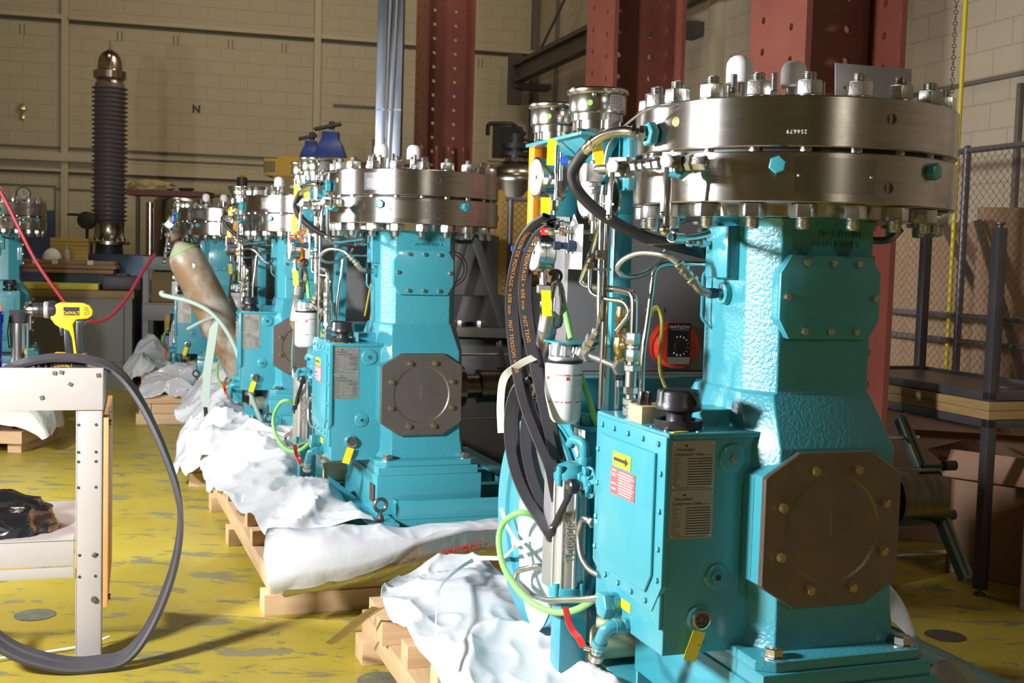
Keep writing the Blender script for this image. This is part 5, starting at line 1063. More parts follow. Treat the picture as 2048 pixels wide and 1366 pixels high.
# ------------------------------------------------------------------ reaction columns
def holed(mb, o, u, v, n, w, h, cols, th, pitch=.15, r=.0175, seg=12):
    """plate spanned by u (width w), v (height h) from o, thickness th along n, with holes: cols = [(u centre, phase)]"""
    o, u, v, n = V(o), V(u), V(v), V(n); m_ = len(cols); cwid = w/m_
    for ci, (phase,) in enumerate(cols):
        u0 = ci*cwid; y = 0.
        z0 = phase*pitch
        segs = []
        if z0 > .001: segs.append((0, z0, False))
        z = z0
        while z + pitch <= h: segs.append((z, z+pitch, True)); z += pitch
        if z < h: segs.append((z, h, False))
        for a, b, hole in segs:
            c = [(u0, a), (u0+cwid, a), (u0+cwid, b), (u0, b)]
            for side in (0, 1):
                off = n*(th*side)
                if not hole: mb.b.faces.new([mb.b.verts.new(o+u*p[0]+v*p[1]+off) for p in c])
                else:
                    cx, cz = u0+cwid/2, (a+b)/2; outer = []; inner = []
                    for k in range(seg):
                        t = 2*PI*(k+.5)/seg; d0, d1 = math.cos(t), math.sin(t); sc = min((cwid/2)/max(abs(d0), 1e-6), (pitch/2)/max(abs(d1), 1e-6))
                        outer.append(mb.b.verts.new(o+u*(cx+d0*sc)+v*(cz+d1*sc)+off)); inner.append(mb.b.verts.new(o+u*(cx+d0*r)+v*(cz+d1*r)+off))
                    for k in range(seg): mb.b.faces.new((outer[k], outer[(k+1) % seg], inner[(k+1) % seg], inner[k]))
                    for q in range(4):
                        cor = c[q]; cv_ = o+u*cor[0]+v*cor[1]+off
                        k = min(range(seg), key=lambda k: (outer[k].co-cv_).length + (outer[(k+1) % seg].co-cv_).length); mb.b.faces.new((outer[k], mb.b.verts.new(cv_), outer[(k+1) % seg]))
                    if side == 0: first = inner
                    else:
                        for k in range(seg): mb.b.faces.new((first[k], first[(k+1) % seg], inner[(k+1) % seg], inner[k]))
        # edges
    mb.b.faces.new([mb.b.verts.new(o+x) for x in (V((0, 0, 0)), n*th, n*th+v*h, v*h)]); mb.b.faces.new([mb.b.verts.new(o+u*w+x) for x in (V((0, 0, 0)), n*th, n*th+v*h, v*h)])
def column(P, H, label, ph=0., dp=.52):
    T = thing('steel_column', label, 'column', (P[0], P[1], 0), psi, 'red oxide reaction columns'); X, Y, Z = V((1, 0, 0)), V((0, 1, 0)), V((0, 0, 1))
    for x in (0, .496): s = MB(); holed(s, (x, 0, 0), Y, Z, X, dp, H, [(ph,), (ph+.5,)], .03); s.build('flange_plate', M['redox'], T, smooth=False)
    s = MB(); holed(s, (.03, dp/2, 0), X, Z, Y, .466, H, [(.3,), (.3,)], .018, r=.019); s.build('web_plate', M['redox'], T, smooth=False)
    s = MB(); s.bb(-.06, .59, -.05, dp+.05, 0, .03); s.build('base_plate', M['redox'], T)
    return T
column((1.278, 5.40), 5.5, 'red oxide steel column behind the nearest compressor flange')
column((.6263, 8.07), 6.2, 'red oxide steel column behind the two round pressure switches')
c1 = column((-.983, 12.6), 7.5, 'farthest red oxide steel column, behind the second compressor', .25)
s = MB()
for x in (-.03, .13, .26, .42): s.prism([(0, 0), (.10, 0), (.03, .9), (0, .95)], (x, -.05, 1.75), (0, -1, 0), (0, 0, 1), .025)
s.bb(-.05, .52, -.25, -.02, 0, 1.78); s.each('base_stiffener', M['redox'], c1, bev=.002)
# galvanised duct leaning beside the far column
t = thing('sheet_metal_duct', 'tall shiny galvanised duct left of the farthest red column', 'duct', (-1.432, 12.0, 0)); s = MB(); s.bb(0, .09, 0, .25, 0, 7); s.bb(.09, .25, .03, .25, 0, 7); s.build('duct_sheet', M['galv'], t, bev=.004)
s = MB(); s.bb(-.003, .255, -.004, 0, 2.98, 3.0); s.build('duct_seam', M['galv'], t)
s = MB()
for a, b in ((.17, .07), (.235, .13)): s.cyl((a, -.02, 5.6), (b, -.02, 1.8), .010, 8)
s.each('hanging_rope', mat('pale_rope', (.42, .38, .34), .8), t)

# ------------------------------------------------------------------ building shell
s = MB(); s.bb(-14, 14, -18, 24, -.05, 0); struct(s.build('floor', M['floor']))
def wallobj(name, o, d, L0, L1, h, m, th=.25):
    a = math.atan2(d[1], d[0]); s = MB(); s.bb(L0, L1, 0, th, 0, h); w = s.build(name, m); w.location = (o[0], o[1], 0); w.rotation_euler = (0, 0, a); return struct(w)
BO, BD = V((-7.24, 17.5, 0)), V((.966, .259, 0)); RO, RD = V((.28, 19.5, 0)), V((.2958, -.9553, 0))
wallobj('wall_back', BO, BD, -2.2, 7.95, 9, M['wall'])
wallobj('wall_right', RO, RD, -.25, 38, 9, M['wallR'])
wallobj('wall_left', (-9.4, 16.9), (-.2958, .9553)[:0] or (.2958, -.9553), -2, 36, 9, M['wall'], -.25)
wallobj('wall_front', (-4, -17.5), (.966, .259), -6, 20, 9, M['wall'], -.25)
s = MB(); s.bb(-14, 16, -19, 24, 9, 9.2); struct(s.build('ceiling', mat('dark_ceiling', (.10, .09, .07), .8)))
ba = math.atan2(BD.y, BD.x); ra = math.atan2(RD.y, RD.x); tn = [0]
def btrim(x0, x1, z0, z1, d=.05, m='trim', o=BO, a=ba, y0=0):
    tn[0] += 1; s = MB(); s.bb(x0, x1, y0-d, y0, z0, z1); w = s.build('trim_%d' % tn[0], M[m], bev=.003); w.location = (o.x, o.y, 0); w.rotation_euler = (0, 0, a); return struct(w)
# pilasters and beams on the back wall
btrim(.53, .63, 0, 9, .10); btrim(4.19, 4.29, 2.7, 9, .10)
for x0, x1 in ((-2, .53), (.63, 4.19), (4.29, 7.9)):
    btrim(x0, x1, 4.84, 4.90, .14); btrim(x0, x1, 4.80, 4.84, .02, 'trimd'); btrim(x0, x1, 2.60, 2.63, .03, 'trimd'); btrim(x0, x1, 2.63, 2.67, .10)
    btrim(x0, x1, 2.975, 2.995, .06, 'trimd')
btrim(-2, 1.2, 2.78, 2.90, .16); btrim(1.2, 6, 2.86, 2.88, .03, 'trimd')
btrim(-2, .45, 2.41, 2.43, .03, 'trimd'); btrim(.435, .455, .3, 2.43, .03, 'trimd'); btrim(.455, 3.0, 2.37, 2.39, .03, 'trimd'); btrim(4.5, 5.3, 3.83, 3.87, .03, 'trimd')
for x in (-1.25, -.05, 1.3, 2.1, 2.9, 3.7, 5.2, 6.8):
    for dx in (0, .06):
        btrim(x+dx, x+dx+.012, 4.60, 4.74, .012, 'trimd')
# right wall ribs and conduits
RT = RO
def rtrim(x0, x1, z0, z1, d=.05, m='trim', y0=0): return btrim(x0, x1, z0, z1, d, m, RT, ra, y0)
def rtr(x0, x1, z0, z1, d, m): 
    tn[0] += 1; s = MB(); s.bb(x0, x1, -d, 0, z0, z1); w = s.build('trim_%d' % tn[0], M[m], bev=.003); w.location = (RO.x, RO.y, 0); w.rotation_euler = (0, 0, ra); return struct(w)
# on this wall the room is on the -normal side of its local y axis
rtr(9.70, 9.98, 0, 9, .12, 'trim'); rtr(6.45, 6.62, 0, 9, .12, 'trim'); rtr(.0, .10, 0, 9, .12, 'trimd'); rtr(1.0, 1.06, 0, 9, .05, 'trimd')
rtr(10.0, 14, 2.955, 2.985, .04, 'trimd'); rtr(11.32, 11.36, 1.0, 2.9, .04, 'trimd')
# crane runway beam
cr_ = thing('crane_runway_beam', 'dark steel crane beam on brackets along the right wall', 'beam', RO, ra); s = MB()
s.bb(.5, 14, -.62, -.46, 4.53, 4.57); s.bb(.5, 14, -.62, -.46, 4.28, 4.31); s.bb(.5, 14, -.548, -.532, 4.28, 4.57); s.bb(.5, 14, -.57, -.51, 4.57, 4.62); s.build('runway', M['dsteel'], cr_)
for x in (.55, 5.9, 12):
    s = MB(); s.bb(x-.1, x+.2, -.60, -.01, 4.12 if x > 1 else 4.2, 4.28); s.bb(x, x+.12, -.66, -.45, 3.95 if x < 1 else 4.1, 4.72 if x < 1 else 4.28); s.build('bracket', M['dsteel'], cr_)
s = MB()
for x in (1.6, 7.6):
    s.cyl((x, -.5, 4.6), (x+1.6, -.1, 6.3), .02, 8); s.cyl((x+3, -.5, 4.6), (x+1.6, -.1, 6.3), .02, 8)
s.each('brace', M['dsteel'], cr_)
# door, opening, clock, N, sensor
s = MB(); s.bb(-.55, .43, -.05, 0, 0, 2.06); w = s.build('door_1', mat('door_blue', (.022, .045, .11), .5)); w.location = BO; w.rotation_euler = (0, 0, ba); struct(w)
s = MB(); s.bb(7.0, 7.62, -.04, 0, 3.12, 3.74); s2 = MB(); w = s.build('window_1', mat('opening_frame', (.5, .43, .29), .6)); w.location = BO; w.rotation_euler = (0, 0, ba); struct(w)
s = MB(); s.bb(7.06, 7.56, -.05, -.035, 3.16, 3.68); w2 = s.build('opening', mat('opening_dark', (.035, .033, .028), .5), w)
def onb(x, d, z): return BO + BD*x + V((BD.y, -BD.x, 0))*d + V((0, 0, z))
t = thing('wall_clock', 'round white wall clock with a dark rim on the back wall', 'clock', onb(.01, .0, 2.29), ba); s = MB(); s.lathe([(.10, .0), (.10, .04), (.088, .045), (.086, .035), (0, .035)], (0, 0, 0), (0, -1, 0), 40); s.build('clock_case', M['dsteel'], t)
s = MB(); s.cyl((0, -.036, 0), (0, -.038, 0), .085, 36); s.build('clock_face', mat('clock_cream', (.55, .52, .44), .5), t); s = MB(); s.box((.0, -.040, .025), (.006, .002, .05)); s.box((.02, -.040, .0), (.045, .002, .006)); s.build('clock_hands', M['dark'], t)
o = text('N', .155, M['dark'], None, onb(2.445, .012, 3.665), BD, (0, 0, 1), ext=.003, align='CENTER', name='letter_sign'); tag(o, 'black letter N painted on the cream back wall', 'letter')
t = thing('wall_fitting', 'small brass coloured fitting on the back wall, upper left', 'fitting', onb(0, 0, 3.51), ba); s = MB(); s.box((0, -.05, .03), (.09, .10, .08)); s.box((0, -.03, -.09), (.06, .05, .09)); s.build('housing', M['brass'], t, bev=.005)

# ------------------------------------------------------------------ background things (left)
t = thing('bushing_insulator', 'tall ribbed grey insulator column with a metal dome, standing beyond the workbench', 'insulator', (-4.778, 14, 0)); s = MB(); prof = [(.175, 1.80)]
n = 30
for k in range(n):
    z = 1.84 + k*(3.42-1.84)/n; prof += [(.168, z), (.203, z+.014), (.205, z+.020), (.170, z+.034)]
prof += [(.165, 3.44)]; s.lathe(prof, (0, 0, 0), (0, 0, 1), 40); s.build('ribbed_sheds', M['shed'], t, ang=50)
s = MB(); s.lathe([(.155, 3.44), (.15, 3.47), (.168, 3.49), (.185, 3.50), (.187, 3.58), (.140, 3.60), (.137, 3.68), (.125, 3.74), (.09, 3.79), (.03, 3.83), (.012, 3.84), (.012, 3.93), (0, 3.93)], (0, 0, 0), (0, 0, 1), 40); s.build('top_dome', mat('copper_steel', (.45, .36, .29), .22, 1), t)
s = MB(); s.lathe([(.18, 1.62), (.19, 1.64), (.17, 1.68), (.17, 1.80), (.18, 1.82)], (0, 0, 0), (0, 0, 1), 40); s.lathe([(.235, 1.57), (.235, 1.605)], (0, 0, 0), (0, 0, 1), 40)
for k in range(16): s.cyl((.205*math.cos(k*PI/8), .205*math.sin(k*PI/8), 1.60), (.205*math.cos(k*PI/8), .205*math.sin(k*PI/8), 1.64), .012, 8)
s.build('bottom_flange', M['tank'], t); s = MB(); s.lathe([(.16, 1.46), (.15, 1.57)], (0, 0, 0), (0, 0, 1), 30); s.build('neck', M['machine'], t)
t = thing('blue_stand', 'dark blue steel stand carrying the ribbed insulator', 'stand', (-4.72, 14, 0)); s = MB(); s.bb(-.42, .46, -.35, .35, 0, 1.46); s.build('stand_body', M['bluep'], t, bev=.01)
s = MB(); s.box((.52, -.1, 1.40), (.18, .1, .12)); s.box((-.5, -.1, 1.40), (.18, .1, .12)); s.each('lifting_lug', M['jblue'], t, bev=.03)
t = thing('steel_tank', 'large stainless tank right of the insulator, below the red platform', 'tank', (-4.12, 14.6, 0)); s = MB(); s.lathe([(.30, .9), (.31, 1.0), (.31, 1.98), (.315, 1.99), (.315, 2.02), (.31, 2.03), (.31, 2.12), (.28, 2.16), (0, 2.18)], (0, 0, 0), (0, 0, 1), 48)
s.cyl((-.36, 0, .5), (-.36, 0, 2.1), .05, 16); s.build('tank_shell', M['tank'], t, ang=40); s = MB(); s.lathe([(.33, .5), (.33, .9)], (0, 0, 0), (0, 0, 1), 32); s.cyl((0, 0, 0), (0, 0, .5), .2); s.build('tank_base', M['dsteel'], t)
t = thing('red_platform', 'dark red narrow platform above the steel tank', 'platform', (-4.02, 13.6, 0)); s = MB(); s.bb(-.42, .50, -.06, .30, 2.14, 2.20); s.build('deck', mat('dark_red_deck', (.10, .02, .018), .6), t)
s = MB(); s.bb(-.40, -.36, .25, .29, 0, 2.14); s.bb(.44, .48, .25, .29, 0, 2.14); s.each('deck_leg', M['dsteel'], t)
rp = MB(); g = bmesh.ops.create_icosphere(rp.b, subdivisions=4, radius=1)
for v in g['verts']: r = 1+.35*noise.noise(v.co*4)+.12*noise.noise(v.co*14); v.co = V((v.co.x*.26*r, v.co.y*.14*r, max(v.co.z*.075*r, -.045)))
o = rp.build('netting_heap', M['rope'], None, ang=80); o.location = (-4.20, 13.7, 2.245); tag(o, 'heap of yellowish netting on the dark red platform', 'netting')
o = MB().lathe([(.06, 0), (.085, .02), (.09, .035), (.05, .04)], (0, 0, 0), (0, 0, 1), 24).build('black_pan', M['dark']); o.location = (-3.78, 13.66, 2.20); tag(o, 'small black pan on the dark red platform', 'pan')
# bench
t = thing('workbench', 'long grey green workbench with a wooden top, below the insulator', 'workbench', (-4.18, 13.0, 0), R_(15)); s = MB(); s.bb(-2.2, 0, 0, .8, 0, .98); so = s.build('bench_cabinet', M['bench'], t); s = MB(); s.bb(-2.2, .02, -.03, .82, .98, 1.06); s.build('bench_top', M['benchtop'], t, bev=.004)
s = MB(); s.bb(-1.6, -.06, -.006, 0, .28, .285); s.bb(-.09, -.08, -.006, 0, .05, .9); s.build('panel_joint', M['dark'], so)
s = MB(); s.bb(-.95, -.08, .42, .75, 1.06, 1.24); s.build('bench_back_shelf', mat('shelf_teal', (.02, .06, .08), .5), t)
o = MB().bb(-.42, .42, -.13, .13, 0, .07).build('yellow_packet', mat('yellow_packet', (.62, .55, .02), .45), None, bev=.01); o.location = (-4.97, 12.95, 1.065); o.rotation_euler = (0, 0, R_(15)); tag(o, 'flat bright yellow packet on the workbench', 'packet')
def lump(name, label, cat, loc, dim, m, bev=.01, rz=R_(15), group=None):
    o = MB().bb(-dim[0]/2, dim[0]/2, -dim[1]/2, dim[1]/2, 0, dim[2]).build(name, m, None, bev=bev); o.location = loc; o.rotation_euler = (0, 0, rz); return tag(o, label, cat, group)
lump('tool_case', 'low black case at the right end of the workbench', 'case', (-4.37, 13.25, 1.065), (.42, .25, .16), M['machine'], .03)
for k, (x, z, w) in enumerate(((0, 1.25, .95), (.01, 1.30, .98), (-.02, 1.345, 1.0))): lump('cardboard_sheet', ('lowest', 'middle', 'topmost')[k]+' folded cardboard sheet of the stack above the workbench', 'cardboard', (-4.98+x, 13.35, z-.01), (w, .5, .042), M['card'], .004, R_(13), 'folded cardboard above the workbench')
s = MB()
for k, x in enumerate((-.35, -.15, .22)): s.bb(x, x+.06, -.258, -.245, .0, .05)
top_card = [x for x in bpy.data.objects if x.name.startswith('cardboard_sheet')][-1]; s.each('tape_patch', M['ptfe'], top_card, label='pale tape patch')
t = thing('foam_sheet_pack', 'yellow quilted foam pack standing behind the white hard hat', 'foam pack', (-5.10, 13.5, 1.378), R_(14)); s = MB(); s.bb(-.17, .24, 0, .06, 0, .25); s.build('foam', M['foam'], t, bev=.008); s = MB()
for k in range(5): s.bb(-.17, .24, -.002, 0, .03+k*.045, .034+k*.045)
s.build('foam_grooves', M['rope'], t)
t = thing('hard_hat', 'white hard hat on the cardboard stack', 'hard hat', (-5.17, 13.28, 1.378)); s = MB(); g = bmesh.ops.create_uvsphere(s.b, u_segments=28, v_segments=14, radius=.105); 
for v in g['verts']: v.co.z = max(v.co.z, 0)*1.25
s.lathe([(.105, .0), (.118, -.002), (.118, .006), (.105, .008)], (0, 0, .004), (0, 0, 1), 28); s.build('hat_shell', M['cap'], t, ang=50)
s = MB(); s.box((.015, -.01, .004), (.20, .20, .014)); s.build('hat_band', M['dark'], t, bev=.004)
t = thing('squeeze_bottle', 'small clear squeeze bottle right of the hard hat', 'bottle', (-4.995, 13.25, 1.378)); s = MB(); s.lathe([(.03, 0), (.032, .01), (.032, .09), (.020, .11), (.012, .12), (.012, .13), (.003, .17)], (0, 0, 0), (0, 0, 1), 20); s.build('bottle_body', mat('cloudy_bottle', (.45, .45, .40), .35), t)
t = thing('cable_reel', 'black hanging tool reel left of the insulator foot', 'reel', (-4.93, 13.7, 1.84)); s = MB(); s.cyl((0, -.05, 0), (0, .05, 0), .10, 20); s.box((-.12, -.02, .06), (.20, .03, .03)); s.box((.0, 0, -.18), (.03, .03, .35)); s.box((.05, 0, -.42), (.03, .03, .3)); s.build('reel_body', M['machine'], t, bev=.003)
# grey rack with boxes
t = thing('steel_rack', 'grey steel rack beside the workbench, under the tank', 'rack', (-4.10, 13.1, 0), R_(12)); s = MB()
for x in (0, .95):
    for y in (0, .6): s.bb(x, x+.07, y, y+.07, 0, 1.45)
s.bb(0, 1.02, -.01, .02, 1.30, 1.45); s.bb(0, 1.02, -.01, .67, .88, .92); s.bb(0, 1.02, -.02, .0, .74, .92); s.build('rack_frame', M['greyp'], t, bev=.008)
s = MB(); s.bb(0, 1.02, -.02, .68, .92, .94); s.build('rack_board', M['benchtop'], t)
lump('cardboard_box', 'brown box on the upper shelf of the grey rack', 'box', (-3.75, 13.4, .945), (.62, .4, .33), mat('olive_box', (.17, .12, .04), .7), .005, R_(12)); lump('yellow_case', 'yellow and black case under the grey rack', 'case', (-3.72, 13.2, .60), (.30, .25, .22), M['gold'], .02, R_(12)); lump('case_stack', 'dark case below the yellow case under the grey rack', 'case', (-3.66, 13.3, .16), (.5, .4, .43), M['bluep'], .03, R_(12)); lump('cardboard_box', 'small brown box on the floor under the grey rack', 'box', (-3.86, 12.9, 0), (.16, .2, .42), M['card'], .005, R_(20))
s = MB()
for dx in (0, .07): s.tube([(-3.50+dx, 12.6, 1.35), (-3.52+dx, 12.5, .8), (-3.56+dx, 12.4, .2), (-3.5+dx, 12.3, .03)], .022, 10, .1)
tag(s.build('black_hose_pair', M['rubber'], None), 'pair of black hoses hanging right of the grey rack', 'hose')
# yellow gantry with blue jacks
t = thing('yellow_gantry', 'yellow crane end carriage behind the third compressor', 'gantry', (-2.97, 14, 0)); s = MB(); s.bb(0, .16, 0, .5, 2.43, 2.63); s.bb(.155, 1.1, .0, .5, 2.05, 2.66); s.build('carriage', M['gold'], t, bev=.01)
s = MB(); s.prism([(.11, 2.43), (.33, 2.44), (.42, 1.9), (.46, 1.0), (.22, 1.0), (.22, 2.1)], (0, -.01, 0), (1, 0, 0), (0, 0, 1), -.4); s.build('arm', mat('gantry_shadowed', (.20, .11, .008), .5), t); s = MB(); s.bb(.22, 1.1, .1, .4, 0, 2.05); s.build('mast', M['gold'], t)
s = MB()
for k in range(7): s.bb(.002+.02*k, .014+.02*k, -.004, 0, 2.47, 2.60)
s.build('warning_stripes', M['dark'], t)
for i, (x, y, h, w) in enumerate(((-2.47, 14.3, .25, .13), (-2.22, 14.2, .37, .19))):
    t = thing('screw_jack', ('smaller blue screw jack with a tilted black head, left', 'larger blue screw jack with a tilted black head, right')[i], 'jack', (x, y, 2.66)); s = MB(); s.loft([[V((sx*a, sy*a*.8, z)) for sx, sy in ((-1, -1), (1, -1), (1, 1), (-1, 1))] for a, z in ((w, 0), (w*.72, h*.45), (w*.52, h*.62), (w*.50, h*.85), (w*.46, h*.87))]); s.build('jack_body', M['jblue'], t, bev=.006)
    s = MB(); s.box((-.04, 0, h+.01), (w*1.7, w*.6, .035), rot=Matrix.Rotation(-.22, 3, 'Y')); s.cyl((.01, 0, h-.02), (.01, 0, h+.07), .035); s.build('jack_head', M['dark'], t, bev=.008)
t = thing('valve_spindle', 'black valve spindle with a yellow knob behind the farthest compressor', 'valve', (-3.22, 14.0, 0)); s = MB(); s.cyl((0, 0, 1.0), (0, 0, 2.36), .05, 16); s.box((.05, 0, 2.28), (.42, .06, .035)); s.cyl((0, 0, 2.30), (0, 0, 2.40), .06, 14); s.build('spindle', M['machine'], t); s = MB(); s.sphere((0, 0, 2.42), .03); s.build('knob', M['gold'], t); s = MB(); s.cyl((0, 0, 0), (0, 0, 1), .10); s.build('foot', M['machine'], t)
t = thing('clamp_stand', 'grey clamp stand left of the galvanised duct', 'clamp', (-1.62, 13.5, 0)); s = MB(); s.box((0, 0, 2.66), (.045, .05, .36)); s.box((.08, 0, 2.58), (.26, .05, .05)); s.bb(-.1, .1, -.1, .1, 0, 2.5); s.build('clamp_frame', M['dsteel'], t)
# vessel behind and dark machines
t = thing('pressure_vessel', 'round topped stainless vessel with black piping on a yellow base', 'vessel', (-.02, 13.6, 0)); s = MB(); s.lathe([(.32, 1.95), (.33, 2.1), (.40, 2.40), (.41, 2.45), (.37, 2.52), (.26, 2.60), (.14, 2.64), (.13, 2.70), (0, 2.70)], (0, 0, 0), (0, 0, 1), 44); s.build('vessel_shell', M['tank'], t, ang=50)
s = MB(); s.bb(-.45, 1.2, -.35, .45, 0, 2.30); s.build('yellow_base', M['gold'], t, bev=.01)
s = MB(); s.tube([(-.32, -.1, 2.92), (-.32, -.1, 3.05), (-.05, -.1, 3.06), (.10, 0, 2.95)], .025, 10, .04); s.lathe([(.17, 2.78), (.18, 2.84)], (0, 0, 0), (0, 0, 1), 20); s.lathe([(.19, 2.70), (.19, 2.74)], (0, 0, 0), (0, 0, 1), 20); s.cyl((0, 0, 2.7), (0, 0, 2.95), .09); s.tube([(.0, 0, 2.9), (.3, 0, 2.88), (.5, 0, 2.84)], .02, 8, .03); s.box((.27, 0, 2.80), (.06, .06, .2)); s.box((.42, 0, 2.80), (.07, .06, .22)); s.cyl((.27, 0, 2.9), (.27, 0, 3.12), .012); s.build('vessel_piping', M['machine'], t)
t = thing('press_frame', 'dark steel A frame press between the second compressor and the belts', 'press', (-.10, 8.6, 0)); s = MB()
for x0, x1 in ((-.42, -.02), (-.36, .05)): pass
s.prism([(-.46, 1.0), (-.40, 1.0), (-.22, 1.72), (-.28, 1.72)], (0, 0, 0), (1, 0, 0), (0, 0, 1), .05); s.prism([(-.24, 1.72), (-.17, 1.72), (.09, 1.0), (.02, 1.0)], (0, 0, 0), (1, 0, 0), (0, 0, 1), .05)
s.bb(-.55, .25, .1, .7, 0, .98); s.bb(-.5, .2, .15, .6, .98, 1.25); s.bb(-.40, -.02, .35, .4, 1.2, 1.7); s.build('frame', M['machine'], t, bev=.01)
s = MB(); s.bb(-.62, .34, -.10, .75, .96, 1.03); s.build('table', M['dsteel'], t, bev=.006)
s = MB()
for x in (-.33, -.27, -.13): s.hexn((x, -.03, 1.03), (0, 0, 1), .05, .05)
s.each('clamp_nut', M['zinc'], t)
t = thing('roller_frame', 'dark frame with a horizontal steel roller behind the belts', 'roller', (.30, 7.6, 0)); s = MB(); s.cyl((-.20, 0, 1.40), (.12, .1, 1.38), .045, 20); s.build('roller', mat('dull_roller', (.16, .13, .09), .35, .9), t); s = MB(); s.bb(-.22, .2, .1, .3, 0, 1.34); s.bb(-.3, -.18, .1, .25, 1.2, 1.46); s.build('roller_stand', M['machine'], t, bev=.01)

# ------------------------------------------------------------------ chain link fences
def chain(name, label, o, d, L, z0, z1, pitch=.058, wr=.0017, posts=(0,), rails=(0.05,), top=True, n3=None):
    T = thing(name, label, 'fence', (o[0], o[1], 0), math.atan2(d[1], d[0])); s = MB(); nx = int(L/pitch); nz = int((z1-z0)/pitch)
    for i in range(nx+1):
        pts = []
        for k in range(nz*2+2):
            z = z0 + k*pitch/2
            if z > z1+pitch*.6: break
            x = i*pitch + (pitch/2 if k % 2 else 0); pts.append((x, .004*(1 if k % 2 else -1), z))
        s.sweep(pts, [(wr*math.cos(2*PI*q/4), wr*math.sin(2*PI*q/4)) for q in range(4)])
    # weave: odd wires mirrored
    for i in range(nx+1):
        pts = []
        for k in range(nz*2+2):
            z = z0 + k*pitch/2
            if z > z1+pitch*.6: break
            x = i*pitch + (-pitch/2 if k % 2 else 0) + 0; pts.append((x, .004*(-1 if k % 2 else 1), z))
        s.sweep(pts, [(wr*math.cos(2*PI*q/4), wr*math.sin(2*PI*q/4)) for q in range(4)])
    s.build('chain_mesh', M['fence'], T)
    for p in posts: s = MB(); s.cyl((p, -.03, 0), (p, -.03, z1), .024, 16); s.sphere((p, -.03, z1), .026); s.build('post', M['fence'], T)
    for z in rails: s = MB(); s.cyl((0, -.03, z), (L, -.03, z), .019, 14); s.build('rail', M['fence'], T)
    return T
chain('chain_link_fence', 'grey chain link fence at the right behind the square tube table', (3.32, 5.98), (-.32, .947), 4.2, .05, 2.30, posts=(1.62, 4.1), rails=(2.29, 1.25, 1.09, .10))
chain('chain_link_fence', 'distant chain link fence in front of the yellow vessel base', (-.09, 10.0), (.97, .24), 1.3, .3, 2.02, pitch=.06, wr=.0028, posts=(.04, 1.25), rails=(2.03,))
# plywood sheets and boxes
def board(name, label, cat, p0, p1, z0, z1, m, th=.02, lean=0, group=None):
    d = V(p1)-V(p0); s = MB(); s.bb(0, d.length, 0, th, 0, z1-z0); o = s.build(name, m, None, bev=.002); o.location = (p0[0], p0[1], z0); o.rotation_euler = (lean, 0, math.atan2(d.y, d.x)); return tag(o, label, cat, group)
board('plywood_sheet', 'large plywood sheet leaning behind the fence, right of the nearest compressor', 'plywood', (2.30, 8.65, 0), (3.42, 8.35, 0), 0, 1.88, M['ply'])
board('plywood_sheet', 'second plywood sheet at the right edge, taller than the first', 'plywood', (3.12, 8.05, 0), (3.62, 7.92, 0), 0, 1.97, M['ply'])
board('plywood_sheet', 'plywood panel lower left, behind the fence beside the nearest column', 'plywood', (1.95, 8.9, 0), (2.6, 8.75, 0), 0, 1.2, mat('pale_ply', (.42, .30, .19), .7), group=None)
for i, (a, b, c) in enumerate((((2.95, 8.25), (3.6, 7.9), 1.85), ((3.10, 8.0), (3.5, 7.8), 1.75))):
    s = MB(); p = V((a[0], a[1], 1.88)); q = V((b[0], b[1], .5)); s.box((p+q)/2, (.05, .03, (p-q).length), rot=V((0, 0, 1)).rotation_difference((p-q)).to_matrix()); tag(s.build('leaning_batten', mat('dark_batten', (.10, .07, .05), .7)), ('dark batten leaning across the first plywood sheet', 'dark batten leaning at the edge of the second plywood sheet')[i], 'batten', None)
def cbox(label, loc, dim, rz, open_=False, m='card'):
    T = thing('cardboard_box', label, 'box', loc, rz); s = MB(); w, d, h = dim; s.bb(0, w, 0, .006, 0, h); s.bb(0, w, d-.006, d, 0, h); s.bb(0, .006, 0, d, 0, h); s.bb(w-.006, w, 0, d, 0, h); s.bb(0, w, 0, d, 0, .006)
    if not open_: s.bb(0, w, 0, d, h-.006, h)
    s.build('box_walls', M[m], T)
    if open_:
        for (x, y, wx, wy, ry) in ((0, 0, w, d*.4, 0),): 
            s = MB(); s.box((w/2, -.06, h+.05), (w, .005, .16), rot=Matrix.Rotation(-.7, 3, 'X')); s.box((-.06, d/2, h+.05), (.16, d, .005), rot=Matrix.Rotation(.6, 3, 'Y')); s.build('flap', M[m], T)
cbox('large open cardboard box on the floor at the right', (2.24, 5.95, 0), (.75, .6, .52), R_(-42), True)
cbox('cardboard box cut by the right frame edge', (2.33, 5.28, 0), (.5, .4, .46), R_(-35))
cbox('dark open cardboard box behind the table leg', (2.05, 6.7, 0), (.9, .5, .66), R_(-15), True)
